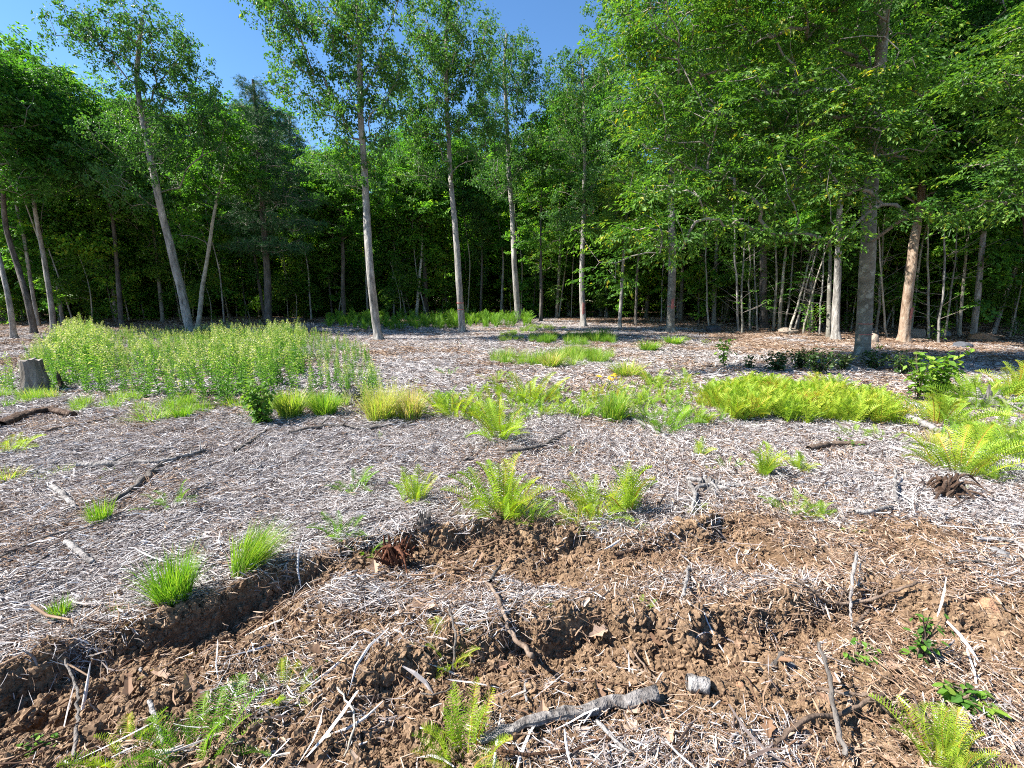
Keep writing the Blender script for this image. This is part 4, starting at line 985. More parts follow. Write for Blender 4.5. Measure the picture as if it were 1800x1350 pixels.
# the dense fern bed: too many fronds to count
def polygon_pts(poly, n):
    P = plg(poly); x0, y0 = P.min(0); x1, y1 = P.max(0); out = []
    X, Y = [], []
    while len(X) < n:
        x = rng.uniform(x0, x1, n * 3); y = rng.uniform(y0, y1, n * 3); ins = np.zeros(len(x), bool)
        for i in range(len(P)):
            a, b = P[i], P[(i + 1) % len(P)]
            c = ((a[1] > y) != (b[1] > y)) & (x < (b[0] - a[0]) * (y - a[1]) / (b[1] - a[1] + 1e-12) + a[0]); ins ^= c
        X += list(x[ins]); Y += list(y[ins])
    return np.array(X[:n]), np.array(Y[:n])
def stuff(name, poly, protos_, n, smin, smax, label, cat, tilt=.15, group=None, gap=-9, gs=2.0):
    x, y = polygon_pts(poly, n); k = fbm(x * gs, y * gs, 2, 71) > gap; x, y = x[k], y[k]; n = len(x)
    rot = np.stack([rng.normal(0, tilt, n), rng.normal(0, tilt, n), rng.uniform(0, 6.28, n)], 1)
    return scatter(name, protos_, np.stack([x, y, H(x, y) - .01], 1), rot, rng.uniform(smin, smax, n), rng.integers(0, len(protos_), n), label, cat, group)
def fern_bunch(n, base, upr=1.1):
    parts = []
    for k in range(n):
        v, f, t = frond_mesh('b', 15, 1.0, .12, False); q = random.uniform(0, 6.283); M = np.array((Euler((0, 0, q)).to_matrix() @ Euler((random.gauss(0, .25), -random.uniform(.5, upr * 1.3), 0)).to_matrix()))
        L = random.uniform(.75, 1.1); parts.append((v @ M.T * L + np.array([random.gauss(0, .06), random.gauss(0, .06), 0]), f, t + base + random.gauss(0, .06)))
    v, f, t = merge(parts); return mesh_np('fern_bunch', v, f, np.clip(t, .02, .9), M_FERN)
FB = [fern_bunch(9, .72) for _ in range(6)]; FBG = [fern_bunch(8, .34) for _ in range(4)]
stuff('fern_bed', [(1225, 718), (1262, 728), (1290, 748), (1350, 742), (1400, 756), (1450, 742), (1490, 754), (1590, 748), (1545, 724), (1490, 712), (1440, 694), (1390, 702), (1330, 692), (1290, 702), (1250, 700)], FB, 430, .24, .56, 'dense bed of bright lime ferns right of centre', 'ferns', gap=-.28)
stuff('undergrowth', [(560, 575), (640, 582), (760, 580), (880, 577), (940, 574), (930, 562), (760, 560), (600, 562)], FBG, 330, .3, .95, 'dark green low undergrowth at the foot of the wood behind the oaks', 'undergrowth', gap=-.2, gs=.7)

FS = [fern_bunch(5, .70, .9) for _ in range(5)] + [fern_bunch(4, .40, .8) for _ in range(3)]
stuff('fern_sprouts', [(640, 735), (700, 745), (800, 742), (900, 755), (960, 735), (1060, 745), (1200, 758), (1300, 752), (1250, 720), (1215, 690), (1130, 668), (1090, 700), (950, 690), (870, 690), (780, 705), (700, 705)], FS, 340, .10, .38, 'mixed low ferns and sprouts forming the green strip across the middle', 'ferns')
stuff('fern_fringe', [(1620, 700), (1800, 680), (1830, 800), (1700, 815), (1640, 780)], FS, 90, .15, .42, 'low ferns and grass filling in around the large bright fern at right', 'ferns')
stuff('small_sprouts', [(0, 760), (0, 1000), (300, 1000), (700, 940), (1300, 900), (1800, 900), (1800, 700), (1200, 620), (700, 600), (640, 700), (300, 740)], FS, 120, .05, .13, 'tiny green sprouts dotted over the wood chips', 'sprouts')
# grass
def tuft_mesh(n, spread, base, lean=(0, 0), droop=.5, seeds=False, wid=.006, mat=None):
    """unit-height tuft"""
    V, Fs, Tn = [], [], []
    for i in range(n):
        q = random.uniform(0, 6.283); r_ = spread * .35 * math.sqrt(random.random()); a = np.array([r_ * math.cos(q), r_ * math.sin(q), 0])
        L = random.uniform(.55, 1.1); out = spread * random.random() * .8; q2 = q + random.gauss(0, .6)
        d = np.array([math.cos(q2) * out + lean[0], math.sin(q2) * out + lean[1], 0])
        s = np.array([0, .35, .7, 1.0]); k = len(V); dr = droop * random.random()
        pts = [a + d * (t ** 1.6) + np.array([0, 0, L * (t - dr * .45 * t ** 3)]) for t in s]
        side = np.array([-math.sin(q2 + random.gauss(0, .8)), math.cos(q2), 0]); side /= np.linalg.norm(side) + 1e-6
        ws = [wid, wid * .9, wid * .6]
        for p, w_ in zip(pts[:3], ws): V += [p - side * w_, p + side * w_]
        V.append(pts[3])
        Fs += [(k, k + 1, k + 3), (k, k + 3, k + 2), (k + 2, k + 3, k + 5), (k + 2, k + 5, k + 4), (k + 4, k + 5, k + 6)]
        tn = base + random.gauss(0, .17); Tn += [tn - .08, tn - .08, tn, tn, tn + .06]
        if seeds and random.random() < .35:
            for _ in range(6):
                c = pts[3] + np.array([random.gauss(0, .02), random.gauss(0, .02), random.uniform(-.12, .08)]); k = len(V)
                V += [c, c + np.array([.012, 0, .02]), c + np.array([-.008, .008, .03])]; Fs.append((k, k + 1, k + 2)); Tn.append(.93)
    return mesh_np('grass_tuft', np.array(V), np.array(Fs), np.clip(Tn, .02, .98), mat or M_GRASS)
def tuft(u, v, hpx, wpx, n, base, label, lean=(0, 0), droop=.5, seeds=False, name='grass_tuft'):
    g = gp(u, v); z = Hs(g[0], g[1]); mpp = mppf(g); h = hpx * mpp
    me = tuft_mesh(int(n * 1.5), wpx / hpx * .7, base + .17, lean, droop, seeds, max(.0017, .0008 * g[1]) / h)
    o = obj(name, me, None, (g[0], g[1], z - .01)); o.scale = (h, h, h); tag(o, label, 'grass tuft', 'grass tufts in the clearing')
for a in [
 (308, 1072, 105, 100, 420, .38, 'dense round bright green grass tuft at the edge of the deep rut'), (432, 1020, 105, 80, 360, .33, 'grass tuft leaning right, just above the dense round tuft', (.35, .1)), (108, 1092, 52, 38, 140, .42, 'small upright grass tuft at far left near the rut'),
 (178, 922, 58, 50, 130, .40, 'sparse grass tuft left of the feathery green fern'), (203, 1088, 28, 30, 60, .42, 'tiny grass tuft between the small upright one and the dense round one'), (512, 738, 62, 70, 320, .62, 'fine pale grass tuft right of the dark leafy shrub'), (572, 735, 55, 65, 260, .5, 'green grass tuft left of the low weathered stump'),
 (670, 742, 70, 90, 320, .78, 'pale seeding grass right of the low weathered stump', (0, 0), .4, True), (720, 740, 65, 70, 220, .74, 'seeding grass between the pale grass and the wide fern patch', (0, 0), .4, True), (1078, 742, 62, 70, 280, .45, 'tall green grass tuft right of the fern spread, below the flowers'),
 (1020, 735, 30, 60, 120, .5, 'low grass left of the tall tuft below the flowers'), (14, 852, 32, 60, 160, .62, 'yellowish grass tuft at the left edge of the frame'), (322, 738, 32, 45, 130, .40, 'green grass tuft at the front of the weeds, left of the dark leafy shrub'), (968, 648, 32, 50, 150, .55, 'round grass tuft under the long grass band in the far middle'),
 (1100, 662, 32, 75, 200, .6, 'grass clump left of the yellow far ferns'), (1140, 618, 22, 50, 140, .45, 'grass clump in shade near the flared oak'), (1185, 606, 18, 50, 120, .42, 'low grass right in front of the flared oak'), (1720, 775, 40, 60, 120, .62, 'dry yellowish grass between the large bright fern and the right edge', (0, 0), .4, True),
 (110, 835, 20, 55, 100, .45, 'low leafy grass left of the curved grey branch'), (70, 850, 18, 45, 80, .42, 'low grass on the chips left of the leafy grass'), (270, 742, 25, 90, 160, .45, 'spreading low grass in front of the weeds'), (1640, 790, 35, 60, 120, .66, 'thin dry grass left of the large bright fern', (0, 0), .4, True)]:
    tuft(*a)
GT = [tuft_mesh(80, .9, .62, (0, 0), .5, False, .009) for _ in range(5)]; GTG = [tuft_mesh(80, .9, .45, (0, 0), .5, False, .009) for _ in range(4)]
stuff('grass_band', [(865, 638), (900, 645), (985, 650), (1075, 640), (1078, 625), (1000, 622), (940, 628), (870, 628)], GT, 150, .15, .46, 'long band of bright grass in the far middle of the clearing', 'grass', gap=-.12, gs=1.5)
stuff('grass_patch', [(930, 603), (1000, 610), (1080, 605), (1078, 592), (1000, 592), (940, 592)], GTG, 120, .18, .48, 'darker green grass patch near the aspen', 'grass', gap=-.15, gs=1.2)
stuff('grass_fringe', [(870, 605), (930, 600), (900, 590), (1000, 578), (940, 572), (880, 590)], GT, 90, .15, .3, 'thin yellow-green grass left of the darker patch', 'grass')
stuff('grass_verge', [(0, 735), (0, 700), (90, 695), (200, 700), (330, 712), (450, 715), (600, 705), (620, 720), (480, 735), (330, 735), (200, 725), (100, 728)], GT + GTG, 200, .07, .30, 'low green grass and weeds fringing the front of the tall weeds', 'grass', gap=-.12, gs=2.2)

# goldenrod thicket
def weed_mesh(nleaf=46, top=True, base=.4):
    parts = []; lean = (random.gauss(0, .06), random.gauss(0, .06))
    ts = np.linspace(0, 1, 7); pth = np.stack([lean[0] * ts ** 2, lean[1] * ts ** 2, ts * .92], 1)
    V, Fq = tube(pth, np.linspace(.006, .002, 7), 3); tri = np.vstack([Fq[:, [0, 1, 2]], Fq[:, [0, 2, 3]]]); parts.append((V, tri, np.full(len(tri), base)))
    for i in range(nleaf):
        t = .05 + .80 * i / nleaf; q = i * 2.4 + random.gauss(0, .3); L = .13 * (1.1 - .65 * t) * random.uniform(.8, 1.2); W = L * .11
        v = np.array([(0, 0, 0), (.45 * L, W, .01), (L, 0, -.25 * L * random.random()), (.45 * L, -W, .01)])
        M = np.array(Euler((random.gauss(0, .3), -random.uniform(.1, .9), q)).to_matrix()); c = np.array([lean[0] * t * t, lean[1] * t * t, t * .92])
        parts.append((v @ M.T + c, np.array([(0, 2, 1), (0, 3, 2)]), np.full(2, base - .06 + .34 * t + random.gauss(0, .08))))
    if top:
        for i in range(60):
            t = random.random(); q = random.uniform(0, 6.283); rr = (.02 + .09 * (1 - t)) * random.random() ** .5
            c = np.array([lean[0] + rr * math.cos(q), lean[1] + rr * math.sin(q), .80 + .22 * t]); s = random.uniform(.006, .013)
            v = c + np.array([np.random.normal(0, 1, 3) for _ in range(3)]) * s
            parts.append((v, np.array([(0, 1, 2)]), np.array([random.uniform(.72, 1.0)])))
    v, f, t = merge(parts); return mesh_np('weed', v, f, np.clip(t, .02, 1), M_WEED)
WD = [weed_mesh(random.choice((30, 46, 60)), base=random.uniform(.22, .5)) for _ in range(6)] + [weed_mesh(12, base=.8), weed_mesh(60, False, .35)]
poly = [(60, 690), (200, 700), (300, 712), (400, 720), (520, 712), (600, 706), (662, 700), (668, 660), (645, 625), (560, 592), (400, 588), (250, 588), (120, 590), (70, 605), (40, 650)]
x, y = polygon_pts(poly, 2600)
u_, v_ = toimg(x, y, 0 * x)
topv = np.interp(u_, [40, 80, 110, 150, 190, 230, 260, 330, 400, 450, 520, 560, 600, 660], [650, 600, 565, 556, 575, 600, 575, 580, 566, 570, 565, 590, 610, 625])
topv = topv + (v_ - 600) * .35
hh = ((v_ - topv) * y / F).clip(.5, 1.4) * rng.uniform(.6, 1.14, len(x))
gap = fbm(x / .8, y / .8, 3, 90) > -.27
x, y, hh = x[gap], y[gap], hh[gap]; n = len(x)
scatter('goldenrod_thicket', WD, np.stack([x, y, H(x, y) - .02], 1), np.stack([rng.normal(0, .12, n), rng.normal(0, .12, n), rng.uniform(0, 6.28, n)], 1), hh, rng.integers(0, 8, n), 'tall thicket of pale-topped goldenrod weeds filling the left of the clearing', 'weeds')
# the plants that stand apart
for (u, v, hp, lb) in [(20, 690, 75, 'short green weed cluster left of the tall stump'), (650, 715, 80, 'rightmost goldenrod stems thinning out beside the pale grass')]:
    t, mpp, g = plant_at('weed_plant', u, v, lb, 'weed', 'weeds standing apart')
    for k in range(9):
        o = bpy.data.objects.new('stem', random.choice(WD)); COL.objects.link(o); o.parent = t; h = hp * mpp * random.uniform(.7, 1.05)
        o.location = (random.gauss(0, .18), random.gauss(0, .15), -.01); o.scale = (h, h, h); o.rotation_euler = (random.gauss(0, .1), random.gauss(0, .1), random.uniform(0, 6))

# leafy shrubs and saplings
def shrub(u, v, hpx, wpx, nstem, nleaf, label, mat=None, leaf=.07, name='shrub', cat='shrub', tone=.5, group='leafy shrubs in the clearing', bushy=False):
    t, mpp, g = plant_at(name, u, v, label, cat, group); h = hpx * mpp; wd = wpx * mpp
    A, B, ra, rb, parts = [], [], [], [], []
    L0 = np.array([(0, 0, 0), (.3, .3, .03), (.65, .24, .0), (1, 0, -.12), (.65, -.24, 0), (.3, -.3, .03)]); LF = np.array([(0, 3, 2), (0, 2, 1), (0, 4, 3), (0, 5, 4)])
    for s in range(nstem):
        q = random.uniform(0, 6.283); o_ = wd * .42 * random.random() ** .6; hh_ = h * random.uniform(.6, 1.0)
        p0 = np.array([random.gauss(0, .02), random.gauss(0, .02), 0]); p2 = np.array([o_ * math.cos(q), o_ * math.sin(q) * .8, hh_]); p1 = (p0 + p2) / 2 + np.array([0, 0, hh_ * .08])
        for a, b, r1, r2 in ((p0, p1, .006, .004), (p1, p2, .004, .002)): A.append(a); B.append(b); ra.append(r1); rb.append(r2)
        for k in range(nleaf):
            tt = random.uniform(.05 if bushy else .2, 1); c = p0 * (1 - tt) ** 2 + 2 * p1 * tt * (1 - tt) + p2 * tt * tt
            c = c + np.array([random.gauss(0, .035), random.gauss(0, .035), random.gauss(0, .02)]) * (h / .5)
            M = np.array(Euler((random.gauss(0, .35), random.gauss(.3, .35), random.uniform(0, 6.283))).to_matrix()); sl = leaf * random.uniform(.6, 1.2)
            parts.append(((L0 * sl) @ M.T + c, LF, np.full(4, tone + random.gauss(0, .14) + .12 * (tt - .5))))
    obj('stems', edges_mesh('stems', np.array(A), np.array(B), np.array(ra), np.array(rb), 5, B_STICK), t)
    v_, f_, t_ = merge(parts); tag(obj('leaves', mesh_np('leaves', v_, f_, np.clip(t_, .02, 1), mat or M_SHRUB), t), kind='stuff')
shrub(462, 748, 92, 76, 18, 34, 'leafy raspberry shrub with dark shade inside, standing at the front of the weeds', leaf=.075, bushy=True, tone=.75)
shrub(1650, 705, 100, 85, 11, 26, 'tall green sapling cluster with broad leaves right of the big beech', leaf=.12, tone=.72)
shrub(1612, 708, 95, 50, 7, 22, 'yellowing sapling left of the broad-leaved cluster', leaf=.11, tone=.8)
shrub(1272, 646, 60, 40, 5, 18, 'small bright sapling alone in front of the saplings at right', leaf=.12, tone=.72)
shrub(1320, 650, 30, 50, 6, 12, 'low sprawling shrub between the bright sapling and the dark brambles', M_DARKS, .09, tone=.6)
shrub(1365, 655, 42, 74, 14, 26, 'dark bramble patch, left end of the row before the big beech', M_DARKS, .08)
shrub(1405, 652, 46, 74, 15, 28, 'dark bramble patch, second in the row before the big beech', M_DARKS, .08)
shrub(1440, 662, 48, 84, 15, 30, 'tallest dark bramble patch left of the big beech', M_DARKS, .08)
shrub(1480, 655, 36, 64, 13, 24, 'brownish bramble leaning on the left foot of the big beech', M_DARKS, .07, tone=.7)
shrub(1535, 650, 38, 84, 14, 26, 'dark bramble right at the foot of the big beech', M_DARKS, .08)
shrub(1585, 660, 45, 84, 14, 26, 'dark bramble between the big beech and the yellowing sapling', M_DARKS, .08)
shrub(1422, 592, 62, 70, 8, 22, 'rounded green bush at the foot of the leaning pale poles', leaf=.13, tone=.55)
shrub(1240, 606, 14, 30, 5, 8, 'tiny green sprout right of the flared oak', leaf=.07, tone=.7)
shrub(1545, 615, 14, 22, 4, 9, 'small green sprout just right of the big beech', leaf=.08, tone=.7)
shrub(1640, 602, 35, 60, 6, 14, 'green sprouts behind the rocks at right', leaf=.11, tone=.6)
shrub(1490, 790, 22, 60, 6, 10, 'low bushy green plants under the fern bed', leaf=.05, tone=.7)
shrub(200, 832, 16, 40, 5, 8, 'low leafy sprig on the chips left of the curved grey branch', leaf=.05, tone=.7)
shrub(1610, 1160, 110, 70, 5, 12, 'thin leggy green weed on the churned bank at lower right', leaf=.04, tone=.45, cat='weed')
shrub(1680, 1235, 40, 110, 8, 9, 'trailing green bramble below the leggy weed', leaf=.05, tone=.6)
shrub(1730, 1250, 22, 60, 4, 6, 'bright broad leaves at the right end of the trailing bramble', leaf=.06, tone=.85)
shrub(70, 1320, 30, 60, 7, 8, 'tangled olive weeds on the soil at lower left', leaf=.03, tone=.6)
shrub(1510, 1165, 25, 90, 6, 7, 'sparse creeping sprigs left of the leggy weed', leaf=.03, tone=.6)
shrub(60, 700, 20, 50, 6, 9, 'broad light leaves at the foot of the tall stump', leaf=.08, tone=.8)
# yellow flowers
t, mpp, g = plant_at('flowering_plant', 1066, 690, 'small plant with bright yellow-orange flower heads, far middle', 'flower')
A, B = [], []; 
for k in range(7):
    q = random.uniform(0, 6.28); p = np.array([math.cos(q) * .22 * random.random(), math.sin(q) * .15, random.uniform(.22, .36)]); A.append(np.zeros(3)); B.append(p)
    pp = []
    for j in range(14):
        M = np.array(Euler((random.gauss(0, .3), random.gauss(-.2, .3), random.uniform(0, 6.28))).to_matrix()); Lq = np.array([(0, 0, 0), (.03, .012, .004), (.05, 0, 0), (.03, -.012, .004)])
        pp.append((Lq @ M.T + p + np.array([random.gauss(0, .015), random.gauss(0, .015), random.gauss(0, .008)]), np.array([(0, 2, 1), (0, 3, 2)]), np.full(2, random.random())))
    obj('flower_head', mesh_np('flower_head', *merge(pp), M_FLOWER), t)
obj('stems', edges_mesh('stems', np.array(A), np.array(B), np.full(7, .005), np.full(7, .003), 4, M_WEED), t)

# ------------------------------------------------------------ stumps, rocks, logs, sticks
def stump(u, v, hpx, wbase, wtop, label, mat, seed, jag=.15, tiltx=0, rootsn=5, name='tree_stump', hollow=False):
    g = gp(u, v); z = Hs(g[0], g[1]); mpp = mppf(g); h = hpx * mpp; rb, rt = wbase * mpp / 2, wtop * mpp / 2
    t = empty(name, (g[0], g[1], z - .02)); tag(t, label, 'stump', 'old stumps in the clearing')
    S = 36; rows = 12; th = np.linspace(0, 2 * math.pi, S, endpoint=False); V = []; rg = np.random.default_rng(seed)
    jg = 1 + jag * (2 * fbm(np.cos(th) * 2.5 + seed, np.sin(th) * 2.5, 3, 7))
    for k in range(rows):
        s = k / (rows - 1); r_ = (rt + (rb - rt) * (1 - s) ** 2.2)
        rr = r_ * (1 + .10 * np.cos(th * rootsn + seed) * (1 - s) ** 2 * 2 + .10 * fbm(np.cos(th) * 3.5 + seed, np.sin(th) * 3.5 + s * .8, 4, 8))
        rr = rr * (1 + .03 * np.sin(th * 17 + 2 * np.sin(th * 3)))
        zz = h * s * np.where(s > .3, 1 + (jg - 1) * (s - .3) / .7, 1)
        V.append(np.stack([rr * np.cos(th) + tiltx * h * s, rr * np.sin(th), zz], 1))
    V = np.vstack(V); i = np.arange(rows - 1)[:, None] * S; j = np.arange(S)[None]; Fq = np.stack([i + j, i + (j + 1) % S, i + S + (j + 1) % S, i + S + j], -1).reshape(-1, 4)
    obj('bark', quad_mesh('bark', V, Fq, mat, True), t)
    top = V[-S:]; cc = top.mean(0) - np.array([0, 0, h * (.35 if hollow else .01)])
    mid = cc + (top - cc) * .55 - np.array([0, 0, h * (.12 if hollow else .0)])
    VV = np.vstack([top * np.array([.985, .985, 1]) , mid, cc]); e = 2 * S
    fs = [(k, (k + 1) % S, S + (k + 1) % S, S + k) for k in range(S)] + [(S + k, S + (k + 1) % S, e, e) for k in range(S)]
    obj('cut_face', quad_mesh('cut_face', VV, np.array(fs), M_CUT if not hollow else mat, False), t)
    return t
def root_stump(u, v, wpx, hpx, label, mat, seed, nroot=12):
    g = gp(u, v); z = Hs(g[0], g[1]); m = mppf(g); w_ = wpx * m / 2; h = hpx * m * 1.35; rg = np.random.default_rng(seed)
    t = empty('tree_stump', (g[0], g[1], z + .015)); tag(t, label, 'stump', 'old stumps in the clearing')
    parts_v, parts_f, o_ = [], [], 0
    # torn core: a bundle of upright splinters leaning every way
    for k in range(26):
        q = rg.uniform(0, 6.28); r_ = w_ * .55 * math.sqrt(rg.random()); hh_ = h * rg.uniform(.45, 1.05) * (1 - .4 * r_ / w_); lean = rg.normal(0, .18, 2) * h
        p0 = np.array([r_ * math.cos(q), r_ * math.sin(q), -.03]); p3 = p0 + np.array([lean[0], lean[1], hh_]); p1 = (p0 + p3) / 2 + rg.normal(0, .05, 3) * h
        path = smooth_path([p0, p1, p3], 1); V, Fq = tube(path, np.linspace(1, .25, len(path)) * w_ * rg.uniform(.12, .26), 6, seed + k, .35, True)
        parts_v.append(V); parts_f.append(Fq + o_); o_ += len(V)
    obj('core', quad_mesh('core', np.vstack(parts_v), np.vstack(parts_f), mat, False), t)
    for k in range(nroot):
        q = rg.uniform(0, 6.28); L = w_ * rg.uniform(.9, 2.0); p0 = np.array([.3 * w_ * math.cos(q), .3 * w_ * math.sin(q), h * rg.uniform(.05, .6)])
        e = np.array([L * math.cos(q + rg.normal(0, .4)), L * math.sin(q + rg.normal(0, .4)), rg.uniform(-.1, .5) * h * (rg.random() < .6)]); mm = (p0 + e) / 2 + np.array([0, 0, h * rg.uniform(.05, .35)]) + rg.normal(0, .1, 3) * w_
        path = smooth_path([p0, mm, e], .03); V, Fq = tube(path, np.linspace(1, .2, len(path)) * w_ * rg.uniform(.06, .15), 6, seed + k, .25, True)
        obj('root', quad_mesh('root', V, Fq, mat, True), t)
    return t

stump(65, 690, 60, 46, 29, 'tall grey sawn stump with flared foot at the left edge of the weeds', B_STUMP, 3, .05)
stump(113, 686, 22, 16, 5, 'small broken snag close to the right of the tall stump', B_ROT, 4, .8, -.3)
root_stump(620, 712, 48, 26, 'low weathered crumbling stump between green grass and pale grass', B_WOOD, 5)
root_stump(1738, 722, 78, 34, 'pale rotten stump behind the ferns at right', B_WOOD, 6)
root_stump(1660, 880, 66, 45, 'dark upturned root stump below the large bright fern', B_ROT, 7, 16)
root_stump(697, 978, 52, 46, 'reddish-brown rotten stump on the rut bank', barkmat('red_rotten_bark', [(.03, .011, .006), (.10, .038, .021), (.20, .095, .055)], 16, .5, 1.0), 8)
root_stump(747, 945, 26, 34, 'black broken snag right of the reddish rotten stump', B_DARK, 9, 4)
root_stump(545, 584, 34, 15, 'low pale broken stump behind the right end of the weeds', B_WOOD, 10, 6)
root_stump(1240, 868, 64, 26, 'grey splintered stump remains in the chips right of centre', B_WOOD, 12, 14)

def rock(u, v, wpx, hpx, label, mat, seed, name='rock', sink=.25):
    import bmesh
    g = gp(u, v); z = Hs(g[0], g[1]); mpp = mppf(g)
    bm = bmesh.new(); bmesh.ops.create_icosphere(bm, subdivisions=3, radius=1); rg = np.random.default_rng(seed)
    pl = rg.normal(size=(9, 3)); pl /= np.linalg.norm(pl, axis=1)[:, None]; dd = rg.uniform(.62, .95, 9)
    for v_ in bm.verts:
        c = np.array(v_.co)
        for p, d in zip(pl, dd):
            k = c @ p
            if k > d: c = c - p * (k - d)
        c = c * (1 + .08 * float(fbm(np.array(c[0] * 3 + seed), np.array(c[1] * 3 + c[2] * 4), 3, 6)))
        v_.co = c
    me = bpy.data.meshes.new('rock'); bm.to_mesh(me); bm.free(); me.materials.append(mat)
    o = obj(name, me, None, (g[0], g[1], z + hpx * mpp * (.5 - sink))); o.scale = (wpx * mpp / 2, wpx * mpp / 2.4, hpx * mpp * .62); o.rotation_euler = (0, 0, rg.uniform(0, 6))
    tag(o, label, 'rock', 'rocks in the clearing')
for k, a in enumerate([
 (1252, 584, 34, 16, 'blue-grey rock under the trees right of the flared oak', M_BROCK), (1385, 586, 40, 12, 'flat pale rock at the foot of the leaning pale poles', M_PROCK), (1537, 590, 16, 16, 'grey rock just right behind the big beech', M_ROCK), (1534, 603, 20, 20, 'tan mossy rock touching the right side of the big beech', M_PROCK),
 (1608, 594, 34, 22, 'squarish grey rock right of the orange-brown trunk', M_PROCK), (1724, 598, 42, 16, 'orange-tan rock in the shade at right', M_OROCK), (1655, 592, 24, 14, 'small rock behind the orange-tan one, near the squarish rock', M_ROCK), (1640, 590, 16, 10, 'smallest dark rock beside the squarish one', M_BROCK),
 (1690, 612, 30, 14, 'dark low rock on the shaded ground at right', M_BROCK), (1382, 1022, 24, 14, 'flat orange stone, left of a pair on the upper right bank', M_OROCK), (1407, 1030, 14, 10, 'small orange stone, right of the pair on the bank', M_OROCK), (1726, 1028, 26, 12, 'flat rusty stone near the right edge', M_OROCK),
 (1738, 1082, 40, 32, 'angular pinkish stone near the right edge', M_OROCK), (1757, 993, 40, 20, 'pale grey stone half buried at the right edge', M_ROCK), (1390, 1172, 20, 14, 'white-grey pebble beside the charred wood chunk', M_ROCK), (1300, 1222, 16, 10, 'small orange pebble right of the block of grey wood', M_OROCK), (1125, 962, 28, 9, 'rusty flat stone in the bank at centre right', M_OROCK)]):
    rock(*a, seed=30 + k)

def stick(pts, r1, r2, label, mat=None, lift=0.0, lifts=None, sides=9, groove=0, name='stick', cat='stick', rough=.12, group='sticks and branches on the ground', twigs=0):
    """pts in the photo, r in px at that place"""
    P = []; lifts = lifts or [lift] * len(pts)
    for (u, v), lf in zip(pts, lifts):
        g = gp(u, v); P.append((g[0], g[1], Hs(g[0], g[1]) + lf))
    P = np.array(P); mpp = mppf(P[0])
    base = P[0].copy(); L = np.linalg.norm(P[-1] - P[0]); path = smooth_path(P - base, max(.02, L / 18)); n = len(path)
    rr = np.linspace(r1, r2, n) * mpp * (.55 if P[0][1] < 3 else .85); path[:, 2] += rr * .7 + .012 + (.03 if P[0][1] > 2.2 else .008)
    path[1:-1] += np.random.default_rng(int(pts[0][0])).normal(0, .0025, (n - 2, 3)) * (L / .5 + .5)
    V, Fq = tube(path, rr * (1 + .12 * np.sin(np.arange(n) * 2.1 + pts[0][0])), sides, int(pts[0][0]) % 29, rough, True, (lambda p_, th: 1 + groove * vnoise(np.cos(th)[None] * 4.5 + 3 + p_[:, :1] * 1.5, np.sin(th)[None] * 4.5 + 9 + p_[:, :1] * 1.5, 6)) if groove else None)
    if twigs == 0:
        o = obj(name, quad_mesh(name, V, Fq, mat or B_WOOD), None, base); tag(o, label, cat, group); return o
    t = empty(name, base); tag(t, label, cat, group); obj('stem', quad_mesh('stem', V, Fq, mat or B_WOOD), t)
    for k in range(twigs):
        j = random.randrange(n // 4, n - 1); d = path[min(j + 1, n - 1)] - path[j - 1]; d /= np.linalg.norm(d); l = L * random.uniform(.12, .3)
        s = np.cross(d, (0, 0, 1)) * random.choice((-1, 1)); e = path[j] + d * l * .7 + s * l * .6 + np.array([0, 0, l * random.uniform(0, .5)])
        m_ = (path[j] + e) / 2 + np.array([0, 0, l * .08])
        v2, f2 = tube(smooth_path([path[j], m_, e], l / 6), np.linspace(rr[j] * .5, rr[j] * .15, max(6, int(6))), 5) if False else tube(smooth_path([path[j], m_, e], 1), np.linspace(rr[j] * .5, rr[j] * .15, 6), 5)
        obj('twig', quad_mesh('twig', v2, f2, mat or B_WOOD), t)
    return t
log = stick([(845, 1318), (900, 1305), (960, 1290), (1020, 1272), (1080, 1258), (1155, 1247)], 11, 19, 'split grey weathered log lying across the bottom middle', B_WOOD, .01, sides=30, groove=.55, name='log', cat='log', rough=.4)
stick([(1428, 1208), (1445, 1250), (1462, 1300), (1480, 1360)], 5, 7, 'dark upright stick poking up at the lower right', B_DARK, lifts=[.20, .14, .08, .01])
stick([(1360, 1325), (1420, 1290), (1480, 1275), (1550, 1250)], 8, 6, 'thick brown branch lying right of the dark upright stick', B_STICK, .02, twigs=2)
stick([(1430, 1240), (1480, 1248), (1530, 1255), (1560, 1275)], 6, 4, 'curved brown branch crossing above the thick brown one', B_STICK, .03)
stick([(1395, 1050), (1460, 1062), (1530, 1055), (1605, 1062)], 6, 4, 'long horizontal branch over the right bank', B_STICK, .05, twigs=3)
stick([(1497, 1022), (1494, 1060), (1496, 1098)], 5, 3, 'pale upright broken stick standing in the right bank', B_WOOD, lifts=[.12, .06, .0])
stick([(1500, 1120), (1512, 1085), (1530, 1062)], 5, 4, 'forked brown stick below the long horizontal branch', B_STICK, .03, twigs=1)
stick([(1330, 1200), (1350, 1180), (1378, 1152)], 10, 6, 'charred grey chunk of wood in the soil at lower right', B_DARK, .01, name='wood_chunk', cat='wood chunk', rough=.5)
stick([(1205, 1222), (1245, 1232)], 26, 24, 'short sawn block of grey wood with an orange end', B_WOOD, 0, name='wood_block', cat='wood block')
stick([(1375, 1035), (1400, 1045), (1425, 1055)], 6, 4, 'pale split piece of wood right of the flat orange stone', B_WOOD, .01)
stick([(122, 1190), (140, 1235), (143, 1290), (134, 1345)], 3, 5, 'dark crooked stick standing in the soil at lower left', B_DARK, lifts=[.16, .1, .05, 0.0])
stick([(430, 1098), (465, 1096), (500, 1093)], 4, 3, 'short white splinter on the churned soil', B_BIRCH, .015, name='splinter', cat='splinter')
